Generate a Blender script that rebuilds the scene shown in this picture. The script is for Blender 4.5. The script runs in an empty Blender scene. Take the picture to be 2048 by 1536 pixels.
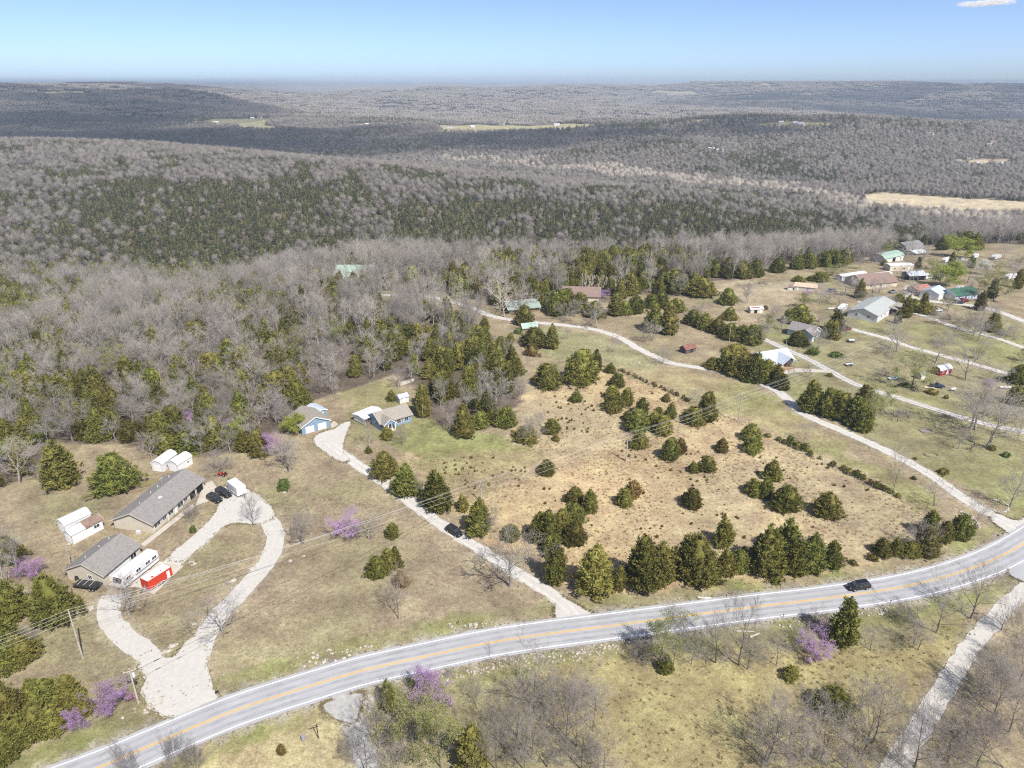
import bpy, bmesh, math, random
import numpy as np
from mathutils import Vector, Matrix, geometry
R = math.radians
sc = bpy.context.scene
C = sc.collection

# ------------------------------------------------------------------ camera, sky, sun, exposure
CAM_H, F, PITCH = 100.0, 1421.0, R(23.0)
cd = bpy.data.cameras.new('camera'); cam = bpy.data.objects.new('camera', cd); C.objects.link(cam)
cam.location = (0, 0, CAM_H); cam.rotation_euler = (math.pi/2 - PITCH, 0, 0)
cd.sensor_width = 36.0; cd.lens = 36.0*F/2048.0; cd.clip_start = 1.0; cd.clip_end = 60000.0
sc.camera = cam
SUN_EL, SUN_AZ = R(50.0), R(146.0)            # azimuth measured from +Y (view direction) towards +X
SUN_DIR = Vector((math.sin(SUN_AZ)*math.cos(SUN_EL), math.cos(SUN_AZ)*math.cos(SUN_EL), math.sin(SUN_EL)))
world = bpy.data.worlds.new('World'); sc.world = world; world.use_nodes = True
wn = world.node_tree.nodes; wl = world.node_tree.links
sky = wn.new('ShaderNodeTexSky'); sky.sky_type = 'NISHITA'; sky.sun_disc = False
sky.sun_elevation = SUN_EL; sky.sun_rotation = SUN_AZ
sky.altitude = 300; sky.air_density = 0.4; sky.dust_density = 1.05; sky.ozone_density = 2.0
bg = wn['Background']; wl.new(sky.outputs[0], bg.inputs[0]); bg.inputs[1].default_value = 0.145
sd = bpy.data.lights.new('sun', 'SUN'); sun = bpy.data.objects.new('sun', sd); C.objects.link(sun)
sd.energy = 4.7; sd.angle = R(0.53); sd.color = (1.0, 0.955, 0.88)
sun.rotation_euler = SUN_DIR.to_track_quat('Z', 'Y').to_euler()
sc.view_settings.view_transform = 'Standard'; sc.view_settings.look = 'None'
sc.view_settings.exposure = 0.46; sc.view_settings.gamma = 1.0; sc.view_settings.use_curve_mapping = False
sc.render.engine = 'CYCLES'
cy = sc.cycles
cy.max_bounces = 4; cy.diffuse_bounces = 1; cy.glossy_bounces = 2; cy.transmission_bounces = 3
cy.transparent_max_bounces = 24; cy.volume_bounces = 0
cy.use_denoising = False; cy.pixel_filter_type = 'BLACKMAN_HARRIS'; cy.filter_width = 1.15; cy.use_adaptive_sampling = True; cy.adaptive_threshold = 0.015
cy.sample_clamp_indirect = 4.0

# ------------------------------------------------------------------ numbers: noise, terrain height, pixel of the photo -> point of the ground
_rng = np.random.RandomState(7)
_PERM = _rng.rand(256, 256).astype(np.float64)
def vnoise(x, y):
    x = np.asarray(x, float); y = np.asarray(y, float)
    xi = np.floor(x).astype(int); yi = np.floor(y).astype(int); fx = x-xi; fy = y-yi
    fx = fx*fx*(3-2*fx); fy = fy*fy*(3-2*fy)
    a = _PERM[xi & 255, yi & 255]; b = _PERM[(xi+1) & 255, yi & 255]
    c = _PERM[xi & 255, (yi+1) & 255]; d = _PERM[(xi+1) & 255, (yi+1) & 255]
    return (a*(1-fx)+b*fx)*(1-fy)+(c*(1-fx)+d*fx)*fy
def fbm(x, y, o=4):
    s = 0; a = .5; t = 0
    for i in range(o):
        s = s+a*vnoise(np.asarray(x)*2**i+17.3*i, np.asarray(y)*2**i+9.1*i); t += a; a *= .5
    return s/t
FARZ = [(9000, 18), (11000, 58), (13500, 88), (20000, 90), (26000, 90)]
COLS = [
 (-1.1, [(170,0),(260,-8),(360,-26),(480,-44),(620,-56),(740,-54),(950,-20),(1150,6),(1300,14),(1500,0),(1800,-40),(2200,-40),(3000,20),(3800,60),(4300,64),(5200,20),(7000,10)]),
 (-.72, [(190,0),(300,-11),(400,-28),(500,-45),(620,-56),(700,-55),(900,-25),(1100,0),(1250,8),(1400,0),(1700,-42),(2000,-50),(2400,-30),(3000,10),(3600,45),(4000,62),(5000,20),(7000,10)]),
 (-.45, [(260,0),(330,-4),(400,-18),(470,-34),(560,-52),(650,-58),(800,-40),(1000,-8),(1130,2),(1300,-10),(1600,-55),(1900,-60),(2400,-35),(3000,0),(3600,40),(4000,48),(5000,15),(7000,10)]),
 (-.23, [(300,0),(400,0),(450,-6),(550,-40),(650,-60),(800,-50),(950,-25),(1050,-12),(1200,-25),(1500,-62),(1800,-60),(2100,-40),(2350,-24),(2600,-25),(3200,-60),(4500,-40),(6000,0)]),
 (0.0, [(300,0),(400,0),(460,-8),(560,-40),(660,-62),(800,-55),(950,-38),(1030,-30),(1150,-40),(1400,-66),(1600,-66),(1850,-50),(2100,-35),(2350,-24),(2600,-28),(3200,-60),(4500,-40),(6000,0)]),
 (.26, [(300,0),(400,1),(470,-6),(570,-40),(660,-60),(780,-56),(900,-48),(980,-44),(1080,-55),(1200,-68),(1350,-70),(1600,-45),(1850,-15),(2050,-2),(2300,-15),(3000,-70),(4500,-60),(6000,-10),(8000,50)]),
 (.47, [(300,0),(400,0),(480,-5),(560,-25),(650,-48),(760,-60),(850,-66),(950,-68),(1050,-69),(1150,-70),(1300,-62),(1600,-35),(1900,-5),(2000,0),(2200,-8),(2600,-60),(3300,-80),(4200,-50),(5200,20),(6000,72),(6500,84),(8000,60)]),
 (.72, [(300,0),(420,0),(520,-4),(620,-20),(760,-48),(900,-64),(1000,-68),(1150,-70),(1300,-60),(1600,-36),(1900,-12),(2050,-6),(2200,-12),(2600,-60),(3300,-80),(4200,-45),(5200,15),(6200,70),(7000,84),(8500,70)]),
 (1.1, [(300,0),(420,0),(560,-6),(700,-30),(900,-60),(1150,-66),(1400,-45),(1800,-15),(2050,-6),(2300,-14),(2700,-50),(3300,-70),(4200,-40),(5200,20),(6500,74),(8500,74)])]
LY = np.linspace(math.log(60), math.log(26000), 420)
AC = np.linspace(-1.3, 1.3, 105)
def _table():
    yy = np.exp(LY); cols = []
    for a, pts in COLS:
        pts = [(60, 0)]+pts+[p for p in FARZ if p[0] > pts[-1][0]]
        z = np.interp(LY, np.log([p[0] for p in pts]), [p[1] for p in pts])
        k = np.exp(-np.linspace(-2, 2, 13)**2); k /= k.sum()
        cols.append(np.convolve(np.pad(z, 6, 'edge'), k, 'valid'))
    cols = np.array(cols); a = np.array([c[0] for c in COLS])
    T = np.array([np.interp(AC, a, cols[:, j]) for j in range(len(LY))])
    k = np.exp(-np.linspace(-2, 2, 11)**2); k /= k.sum()
    return np.array([np.convolve(np.pad(r, 5, 'edge'), k, 'valid') for r in T])
TAB = _table()
BUMPS = [(2750, 6300, 620, 58), (2350, 5600, 500, 30), (4350, 6300, 800, 34), (3700, 5200, 500, 26), (-1600, 3850, 330, 34), (-2750, 3900, 420, 22), (-850, 7600, 420, 42), (-150, 8300, 520, 40), (650, 7700, 420, 38), (1350, 6500, 420, 40), (1900, 7400, 500, 40), (-1900, 8600, 900, 36), (-3600, 6900, 800, 40), (900, 5600, 420, 24), (-500, 5600, 520, 24), (200, 4700, 600, 18), (760, 2030, 420, 12)]
def Zf(x, y):
    x = np.asarray(x, float); y = np.asarray(y, float)
    yc = np.clip(y, 61, 25900); a = np.clip(x/yc, -1.29, 1.29)
    i = (np.log(yc)-LY[0])/(LY[1]-LY[0]); j = (a-AC[0])/(AC[1]-AC[0])
    i0 = np.clip(np.floor(i).astype(int), 0, len(LY)-2); j0 = np.clip(np.floor(j).astype(int), 0, len(AC)-2)
    fi = i-i0; fj = j-j0
    z = (TAB[i0, j0]*(1-fj)+TAB[i0, j0+1]*fj)*(1-fi)+(TAB[i0+1, j0]*(1-fj)+TAB[i0+1, j0+1]*fj)*fi
    w = np.clip((yc-380)/500, 0, 1)
    z = z+(fbm(x/95+3, y/95, 2)-.5)*1.6+w*(fbm(x/330, y/330+5, 3)-.5)*(22+20*np.clip((yc-1400)/900, 0, 1))
    wf = np.clip((yc-2600)/2500, 0, 1)
    z = z+wf*(fbm(x/1300+2, y/1300, 3)-.5)*215*np.clip(1.3-yc/22000, .35, 1)
    cap = 93+5*(yc > 7000); z = np.where(z > cap-12, cap-12+12*np.tanh((z-cap+12)/24), z)
    for bx, by, br, bh in BUMPS: z = z+bh*np.exp(-((x-bx)**2+((y-by)*1.3)**2)/br**2)
    return np.minimum(z, 97)
def Z(x, y): return float(Zf(x, y))
_STEP = np.exp(np.linspace(math.log(62), math.log(25000), 3600))
def P(u, v):
    """ground point under a pixel of the 2048 x 1536 photograph"""
    up = (768-v)/F; ky = math.cos(PITCH)+up*math.sin(PITCH); kz = up*math.cos(PITCH)-math.sin(PITCH); kx = (u-1024)/F
    y = _STEP; x = kx/ky*y; z = CAM_H+kz/ky*y
    g = Zf(x, y)-z; k = np.argmax(g > 0)
    if g[k] <= 0: k = len(y)-1
    if k > 0:
        t = g[k-1]/(g[k-1]-g[k]); yy = y[k-1]+(y[k]-y[k-1])*t
    else: yy = y[0]
    if v > 1536 or k == 0:
        yy = max(20.0, min(yy, CAM_H/max(-kz/ky, 1e-3)))
    xx = kx/ky*yy
    return Vector((xx, yy, Z(xx, yy)))
def px(p):
    dy = p[1]*math.cos(PITCH)-(p[2]-CAM_H)*math.sin(PITCH); up = p[1]*math.sin(PITCH)+(p[2]-CAM_H)*math.cos(PITCH)
    return 1024+F*p[0]/dy, 768-F*up/dy
def top_height(base, vtop):
    up = (768-vtop)/F; ky = math.cos(PITCH)+up*math.sin(PITCH); kz = up*math.cos(PITCH)-math.sin(PITCH)
    return CAM_H+kz/ky*base[1]-base[2]
def ppm(p): return F/(p[1]*math.cos(PITCH)-(p[2]-CAM_H)*math.sin(PITCH))
def poly_w(pts): return np.array([P(*p)[:2] for p in pts])
def inside(x, y, poly):
    x = np.asarray(x); y = np.asarray(y); r = np.zeros(x.shape, bool); n = len(poly); j = n-1
    for i in range(n):
        xi, yi = poly[i]; xj, yj = poly[j]
        c = ((yi > y) != (yj > y)) & (x < (xj-xi)*(y-yi)/((yj-yi) if yj != yi else 1e-9)+xi)
        r ^= c; j = i
    return r

# ------------------------------------------------------------------ materials
MATS = {}
def mat(name, col, rough=.8, spec=.2, var=.15, scale=1.5, bump=0, metal=0, rnd=0.0, col2=None, detail=4, space='Object'):
    if name in MATS: return MATS[name]
    m = bpy.data.materials.new(name); m.use_nodes = True; MATS[name] = m
    N = m.node_tree.nodes; L = m.node_tree.links; b = N['Principled BSDF']
    b.inputs['Roughness'].default_value = rough; b.inputs['Specular IOR Level'].default_value = spec; b.inputs['Metallic'].default_value = metal
    tc = N.new('ShaderNodeTexCoord'); nz = N.new('ShaderNodeTexNoise'); nz.inputs['Scale'].default_value = scale; nz.inputs['Detail'].default_value = detail
    L.new(tc.outputs[space], nz.inputs['Vector'])
    mr = N.new('ShaderNodeMapRange'); mr.inputs[1].default_value = .3; mr.inputs[2].default_value = .7
    L.new(nz.outputs[0], mr.inputs[0])
    mx = N.new('ShaderNodeMix'); mx.data_type = 'RGBA'
    c2 = col2 or tuple(min(1, c*(1+var)) for c in col); c1 = col if col2 else tuple(c*(1-var) for c in col)
    mx.inputs[6].default_value = (*c1, 1); mx.inputs[7].default_value = (*c2, 1); L.new(mr.outputs[0], mx.inputs[0])
    out = mx.outputs[2]
    if rnd:
        oi = N.new('ShaderNodeObjectInfo'); hs = N.new('ShaderNodeHueSaturation')
        r1 = N.new('ShaderNodeMapRange'); r1.inputs[3].default_value = 1-rnd; r1.inputs[4].default_value = 1+rnd; L.new(oi.outputs['Random'], r1.inputs[0])
        ml = N.new('ShaderNodeMath'); ml.operation = 'MULTIPLY'; ml.inputs[1].default_value = 7.31; L.new(oi.outputs['Random'], ml.inputs[0])
        fr = N.new('ShaderNodeMath'); fr.operation = 'FRACT'; L.new(ml.outputs[0], fr.inputs[0])
        r2 = N.new('ShaderNodeMapRange'); r2.inputs[3].default_value = .5-rnd*.06; r2.inputs[4].default_value = .5+rnd*.06; L.new(fr.outputs[0], r2.inputs[0])
        L.new(r1.outputs[0], hs.inputs['Value']); L.new(r2.outputs[0], hs.inputs['Hue']); L.new(out, hs.inputs['Color']); out = hs.outputs[0]
    L.new(out, b.inputs['Base Color'])
    if bump:
        bp = N.new('ShaderNodeBump'); bp.inputs['Strength'].default_value = bump; bp.inputs['Distance'].default_value = .1
        L.new(nz.outputs[0], bp.inputs['Height']); L.new(bp.outputs[0], b.inputs['Normal'])
    return m
def foliage(name, dark, light, rnd=.36, trans=.25):
    m = mat(name, dark, .75, .1, col2=light, scale=.9, rnd=rnd, detail=3)
    N = m.node_tree.nodes; L = m.node_tree.links; b = N['Principled BSDF']; o = N['Material Output']
    t = N.new('ShaderNodeBsdfTranslucent'); ms = N.new('ShaderNodeMixShader'); ms.inputs[0].default_value = trans
    L.new(b.inputs['Base Color'].links[0].from_socket, t.inputs[0])
    L.new(b.outputs[0], ms.inputs[1]); L.new(t.outputs[0], ms.inputs[2]); L.new(ms.outputs[0], o.inputs[0])
    return m
M_CEDAR = foliage('cedar_foliage', (.125, .13, .03), (.285, .268, .07))
M_CEDF = foliage('far_cedar_foliage', (.075, .078, .03), (.15, .14, .052), .35, .2)
M_CEDB = foliage('bronze_cedar_foliage', (.14, .105, .033), (.27, .2, .07))
M_BARK = mat('bark', (.15, .13, .115), .9, .1, .3, 3, rnd=.2)
M_TWIG = mat('twigs', (.3, .272, .247), .9, .1, .2, .6, rnd=.28)
M_LIMB = mat('grey_limbs', (.3, .275, .255), .9, .1, .25, 1.5, rnd=.2)
M_TWIGF = mat('far_twigs', (.195, .174, .156), .9, .1, .2, .6, rnd=.3)
M_PALE2 = mat('sycamore_twigs', (.4, .355, .3), .9, .1, .15, .6, rnd=.2)
M_PALE = mat('pale_twigs', (.52, .47, .41), .9, .1, .15, .6, rnd=.15)
M_BROWN = mat('brown_twigs', (.255, .228, .208), .9, .1, .2, .6, rnd=.2)
M_BUD = foliage('bud_leaves', (.24, .26, .08), (.36, .37, .13), .15, .4)
M_LIME = foliage('willow_leaves', (.28, .33, .06), (.45, .48, .12), .1, .4)
M_PURP = foliage('redbud_blossom', (.42, .23, .5), (.62, .4, .66), .12, .35)
M_WHITEB = foliage('white_blossom', (.6, .6, .5), (.8, .8, .7), .05, .3)
M_GREEN = foliage('shrub_leaves', (.09, .12, .03), (.17, .21, .06), .2)

# ------------------------------------------------------------------ mesh helpers
class MB:
    def __init__(s): s.v = []; s.f = []; s.m = []; s.mats = []
    def mi(s, m):
        if m not in s.mats: s.mats.append(m)
        return s.mats.index(m)
    def add(s, vs, fs, m):
        o = len(s.v); k = s.mi(m); s.v += [tuple(v) for v in vs]
        for f in fs: s.f.append(tuple(o+i for i in f)); s.m.append(k)
    def box(s, x0, x1, y0, y1, z0, z1, m, tp=0.0):
        s.add([(x0, y0, z0), (x1, y0, z0), (x1, y1, z0), (x0, y1, z0), (x0+tp, y0+tp, z1), (x1-tp, y0+tp, z1), (x1-tp, y1-tp, z1), (x0+tp, y1-tp, z1)],
              [(3, 2, 1, 0), (4, 5, 6, 7), (0, 1, 5, 4), (1, 2, 6, 5), (2, 3, 7, 6), (3, 0, 4, 7)], m)
    def tube(s, a, b, r0, r1, m, n=6, cap=True):
        a = Vector(a); b = Vector(b); d = (b-a).normalized(); x = d.orthogonal().normalized(); y = d.cross(x)
        vs = [a+(x*math.cos(2*math.pi*i/n)+y*math.sin(2*math.pi*i/n))*r0 for i in range(n)]+[b+(x*math.cos(2*math.pi*i/n)+y*math.sin(2*math.pi*i/n))*r1 for i in range(n)]
        fs = [(i, (i+1) % n, n+(i+1) % n, n+i) for i in range(n)]
        if cap: fs += [tuple(range(n-1, -1, -1)), tuple(range(n, 2*n))]
        s.add(vs, fs, m)
    def prism(s, prof, x0, x1, m, axis='x'):
        """closed profile of (y, z) swept along x"""
        n = len(prof)
        if axis == 'x': vs = [(x0, p[0], p[1]) for p in prof]+[(x1, p[0], p[1]) for p in prof]
        else: vs = [(p[0], x0, p[1]) for p in prof]+[(p[0], x1, p[1]) for p in prof]
        s.add(vs, [(i, (i+1) % n, n+(i+1) % n, n+i) for i in range(n)]+[tuple(range(n-1, -1, -1)), tuple(range(n, 2*n))], m)
    def mesh(s, name):
        me = bpy.data.meshes.new(name); me.from_pydata(s.v, [], s.f)
        for m in s.mats: me.materials.append(m)
        me.polygons.foreach_set('material_index', s.m)
        bm = bmesh.new(); bm.from_mesh(me); bmesh.ops.recalc_face_normals(bm, faces=bm.faces); bm.to_mesh(me); bm.free(); me.update()
        return me
    def build(s, name, parent=None, loc=None, rz=0):
        return link(name, s.mesh(name), parent, loc, rz)
def link(name, me, parent=None, loc=None, rz=0):
    o = bpy.data.objects.new(name, me); C.objects.link(o)
    if parent is not None: o.parent = parent
    if loc is not None: o.location = loc
    o.rotation_euler[2] = rz
    return o
def tag(o, label, cat, group=None):
    o['label'] = label; o['category'] = cat
    if group: o['group'] = group
    return o
def thing(name, label, cat, loc, rz=0, group=None, scale=None):
    o = bpy.data.objects.new(name, None); C.objects.link(o); o.location = loc; o.rotation_euler[2] = rz; o.empty_display_size = .5
    if scale is not None: o.scale = scale
    return tag(o, label, cat, group)
def structure(o): o['kind'] = 'structure'; return o
def raw_mesh(name, V, Fc, mats, mi=None, attr=None, smooth=False):
    V = np.asarray(V, np.float32); Fc = np.asarray(Fc, np.int32); k = Fc.shape[1]
    me = bpy.data.meshes.new(name); me.vertices.add(len(V)); me.vertices.foreach_set('co', V.ravel())
    me.loops.add(Fc.size); me.loops.foreach_set('vertex_index', Fc.ravel())
    me.polygons.add(len(Fc)); me.polygons.foreach_set('loop_start', np.arange(0, Fc.size, k, dtype=np.int32))
    for m in mats: me.materials.append(m)
    if mi is not None: me.polygons.foreach_set('material_index', np.asarray(mi, np.int32))
    if smooth: me.polygons.foreach_set('use_smooth', np.ones(len(Fc), bool))
    if attr is not None:
        a = me.color_attributes.new('col', 'FLOAT_COLOR', 'POINT'); a.data.foreach_set('color', np.asarray(attr, np.float32).ravel())
    me.update(calc_edges=True); me.validate(); return me

# ------------------------------------------------------------------ roads as lines of photo pixels
HIGHWAY = [(-60,1632),(40,1595),(120,1565),(203,1534),(287,1498),(366,1464),(469,1422),(562,1391),(640,1367),(727,1341),(853,1313),(980,1286),(1106,1267),(1239,1250),(1412,1227),(1537,1211),(1640,1199),(1779,1179),(1860,1162),(1919,1145),(1989,1119),(2048,1087),(2110,1045),(2180,985)]
def smooth_line(pts, step):
    w = [Vector(P(*p)[:2]) for p in pts]; out = []
    for i in range(len(w)-1):
        p0 = w[max(i-1, 0)]; p1 = w[i]; p2 = w[i+1]; p3 = w[min(i+2, len(w)-1)]
        n = max(2, int((p2-p1).length/step))
        for k in range(n):
            t = k/n
            out.append(.5*((2*p1)+(p2-p0)*t+(2*p0-5*p1+4*p2-p3)*t*t+(3*p1-p0-3*p2+p3)*t**3))
    out.append(w[-1])
    a = np.array([(q.x, q.y) for q in out])
    for _ in range(3): a[1:-1] = (a[:-2]+2*a[1:-1]+a[2:])/4
    return a
def normals(a):
    d = np.gradient(a, axis=0); d /= np.linalg.norm(d, axis=1)[:, None]+1e-9
    return np.stack([-d[:, 1], d[:, 0]], 1)
def ribbon(name, line, offs, dz, m, jit=0.0, seed=0, smooth=True):
    n = normals(line); rs = np.random.RandomState(seed); K = len(offs); V = []
    for k, o in enumerate(offs):
        e = o+(rs.rand(len(line))-.5)*2*jit*(k in (0, K-1))
        q = line+n*np.asarray(e).reshape(-1, 1)
        V.append(np.column_stack([q, Zf(q[:, 0], q[:, 1])+dz]))
    V = np.stack(V, 1).reshape(-1, 3); N = len(line); i = np.arange(N-1)[:, None]*K+np.arange(K-1)[None]
    i = i.ravel(); Fc = np.stack([i, i+1, i+K+1, i+K], 1)[:, ::-1]
    return raw_mesh(name, V, Fc, [m], smooth=smooth)
def sheet(name, poly, dz, m, cell=1.6, jit=.25, seed=1, uneven=True):
    """draped polygon: outline cut into short uneven edges, inside filled with a grid"""
    rs = random.Random(seed); pts = []; n = len(poly)
    for i in range(n):
        a = Vector(poly[i]); b = Vector(poly[(i+1) % n]); k = max(1, int((b-a).length/cell))
        for j in range(k):
            q = a.lerp(b, j/k)
            if uneven: q = q+Vector((rs.uniform(-jit, jit), rs.uniform(-jit, jit)))
            pts.append(q)
    ne = len(pts); P2 = np.array([(q.x, q.y) for q in pts])
    gx, gy = np.meshgrid(np.arange(P2[:, 0].min(), P2[:, 0].max(), cell*1.4), np.arange(P2[:, 1].min(), P2[:, 1].max(), cell*1.4))
    g = np.column_stack([gx.ravel(), gy.ravel()]); g = g[inside(g[:, 0], g[:, 1], P2)]
    allp = pts+[Vector(q) for q in g]
    r = geometry.delaunay_2d_cdt(allp, [(i, (i+1) % ne) for i in range(ne)], [list(range(ne))], 2, .01)
    V = [(q.x, q.y, Z(q.x, q.y)+dz) for q in r[0]]; T = [f for f in r[2] if len(f) == 3]
    return raw_mesh(name, V, T, [m], smooth=True)
HW = smooth_line(HIGHWAY, 1.5)
GRAVEL = {  # name: (pixels, width in metres, dz)
 'gravel_lane': ([(2050,1064),(2036,1056),(1992,1034),(1937,1004),(1883,965),(1828,930),(1773,902),(1732,883),(1678,859),(1637,842),(1604,826),(1577,801),(1555,782),(1516,764),(1460,746),(1394,735),(1341,726),(1312,714),(1276,697),(1247,679),(1224,669),(1188,659),(1150,653),(1092,647),(1033,641),(983,632),(941,615),(897,602),(853,592),(824,588),(790,590),(755,590)], 3.6),
 'farm_lane': ([(2090,872),(2048,864),(1979,850),(1883,823),(1801,797),(1746,781),(1705,766),(1664,744),(1623,722),(1582,703),(1527,678),(1495,664)], 3.3),
 'settlement_lane': ([(2090,768),(2019,749),(1951,729),(1883,711),(1814,692),(1787,681),(1732,666),(1689,654)], 3.2),
 'upper_lane': ([(2100,715),(2048,696),(1992,676),(1937,662),(1896,649),(1840,629),(1790,617),(1740,606),(1715,603)], 3.2),
 'top_lane': ([(2110,666),(2048,643),(2021,632),(1979,618),(1929,609),(1865,603),(1826,596),(1816,585),(1820,572)], 4.2),
 'field_drive': ([(1160,1250),(1150,1231),(1113,1196),(1059,1161),(1011,1132),(964,1101),(916,1072),(847,1024),(779,972),(724,936),(683,906),(655,884)], 3.3),
 'corner_lane': ([(2058,1172),(2020,1206),(1978,1251),(1936,1300),(1894,1366),(1849,1440),(1807,1506),(1786,1536),(1765,1570)], 3.3),
 'lower_drive': ([(678,1385),(687,1402),(707,1445),(723,1493),(735,1536),(748,1580)], 3.6),
 'loop_drive': ([(385,1350),(398,1300),(425,1245),(458,1210),(508,1158),(545,1108),(552,1078),(545,1050),(515,1015),(495,1000)], 4.3),
 'inner_drive': ([(478,1012),(448,1036),(415,1068),(385,1092),(352,1120),(328,1138)], 4.4),
 'west_drive': ([(330,1345),(300,1314),(258,1280),(222,1245),(214,1218),(225,1190)], 4.2)}
GL = {k: (smooth_line(v[0], 1.5), v[1]) for k, v in GRAVEL.items()}
PADS = {
 'ranch_forecourt': [(450,966),(472,969),(512,985),(540,1008),(555,1035),(520,1050),(487,1046),(462,1046),(437,1060),(400,1091),(366,1126),(325,1119),(397,1063),(431,1026),(437,1010)],
 'drive_mouth': [(272,1328),(300,1300),(331,1316),(353,1312),(375,1275),(420,1265),(409,1284),(409,1319),(425,1375),(447,1402),(395,1424),(341,1440),(310,1428),(297,1409),(278,1381),(294,1359)],
 'garage_yard': [(626,873),(648,862),(669,858),(678,849),(705,838),(700,850),(688,879),(684,905),(700,925),(680,925),(650,905),(628,890)],
 'drive_apron': [(1113,1246),(1108,1225),(1113,1190),(1140,1200),(1168,1218),(1195,1232)],
 'lane_apron': [(2062,1090),(2015,1066),(1975,1038),(1990,1022),(2035,1046),(2064,1026),(2078,1050)],
 'lower_apron': [(636,1416),(662,1399),(732,1380),(722,1405),(716,1445),(688,1450)],
 'corner_apron': [(2003,1143),(2048,1122),(2090,1095),(2110,1140),(2075,1180),(2048,1166)]}
def chaikin(a, n=2):
    for _ in range(n): b = np.roll(a, -1, 0); a = np.stack([a*.75+b*.25, a*.25+b*.75], 1).reshape(-1, 2)
    return a
PADW = {k: chaikin(poly_w(v)) for k, v in PADS.items()}
def near_line(x, y, line):
    d = np.full(x.shape, 1e9)
    for i in range(0, len(line), 3): d = np.minimum(d, (x-line[i, 0])**2+(y-line[i, 1])**2)
    return np.sqrt(d)

# ------------------------------------------------------------------ ground sheet
OPEN = poly_w([(-300,1690),(-300,1010),(0,972),(60,945),(110,885),(250,890),(300,905),(400,915),(480,905),(590,845),(615,806),(700,778),(790,748),(832,775),(850,850),(930,867),(1010,852),(1052,800),(1032,740),(1012,700),(962,655),(930,630),(840,604),(745,601),(745,583),(870,581),(1000,612),(1080,603),(1210,605),(1280,588),(1370,594),(1410,563),(1520,556),(1540,527),(1680,537),(1760,506),(1800,487),(1900,490),(2100,492),(2500,486),(2700,1690)])
PATCH = [  # polygon, colour, mix with noise
 ([(1235,742),(1500,850),(1840,1010),(1950,1062),(1830,1110),(1690,1150),(1180,1200),(1100,1150),(890,1010),(770,930),(800,905),(990,905),(1060,800),(1130,745)], (.41,.315,.187), 1),
 ([(780,925),(980,880),(1080,900),(1060,960),(960,985),(880,985)], (.30,.225,.145), .8),
 ([(830,830),(880,850),(930,862),(1000,868),(1060,890),(990,905),(900,910),(810,905),(780,870),(800,855)], (.225,.225,.095), .9),
 ([(690,785),(760,755),(830,790),(830,850),(780,870),(720,880),(700,850)], (.29,.23,.145), .8),
 ([(1060,650),(1180,664),(1250,690),(1310,722),(1280,740),(1140,715),(1060,700)], (.27,.255,.145), .9),
 ([(1100,1330),(1400,1290),(1750,1300),(1900,1200),(1980,1240),(1800,1510),(1750,1570),(1250,1570),(1150,1420)], (.3,.255,.13), 1),
 ([(480,1460),(660,1400),(720,1480),(740,1600),(300,1600)], (.36,.3,.17), 1),
 ([(1240,735),(1400,742),(1540,790),(1620,850),(1800,950),(1900,1010),(1850,1015),(1600,885),(1400,805)], (.30,.25,.145), 1),
 ([(1560,800),(1480,660),(1560,640),(1690,640),(2200,660),(2200,1000),(2010,1025),(1900,960),(1760,890),(1640,835)], (.245,.22,.13), .9),
 ([(1440,562),(1600,560),(1600,605),(1500,640),(1440,625)], (.36,.29,.19), 1),
 ([(278,962),(330,940),(350,960),(310,985),(282,980)], (.19,.135,.085), 1),
 ([(250,1200),(290,1180),(350,1150),(440,1080),(520,1060),(520,1100),(450,1190),(390,1240),(350,1300),(300,1290),(262,1262)], (.26,.217,.138), .9),
 ([(410,1240),(600,1020),(700,950),(1100,1200),(1100,1245),(800,1300),(440,1390)], (.27,.22,.15), .9)]
FAR_FIELDS = [([(1722,392),(1760,384),(1850,392),(2100,406),(2100,434),(1880,426),(1735,414)], (.46,.385,.265)),
 ([(1690,432),(1760,432),(1760,436),(1690,436)], (.5,.42,.32)),
 ([(872,250),(1030,249),(1190,250),(1190,256),(1040,262),(885,264)], (.34,.305,.175)), ([(690,248),(800,247),(815,251),(725,254)], (.36,.31,.2)),
 ([(1510,250),(1560,243),(1670,246),(1670,252),(1580,255),(1512,256)], (.36,.32,.16)),
 ([(140,244),(230,244),(228,251),(150,250)], (.32,.28,.15)), ([(60,183),(180,182),(185,190),(90,190)], (.35,.3,.17)),
 ([(395,243),(470,238),(540,236),(530,252),(420,249)], (.27,.25,.15)), ([(1380,240),(1420,238),(1420,246),(1390,247)], (.4,.33,.2)),
 ([(1905,322),(2020,318),(2024,332),(1960,334),(1910,330)], (.38,.31,.22)), ([(1965,288),(1990,282),(1992,290),(1970,294)], (.4,.33,.24)),
 ([(150,222),(170,221),(172,226),(152,227)], (.4,.36,.26)), ([(560,188),(622,188),(622,193),(560,193)], (.42,.36,.26)), ([(480,252),(560,255),(540,262),(480,258)], (.3,.27,.16))]
FARW = [(poly_w(p), c) for p, c in FAR_FIELDS]
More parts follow.
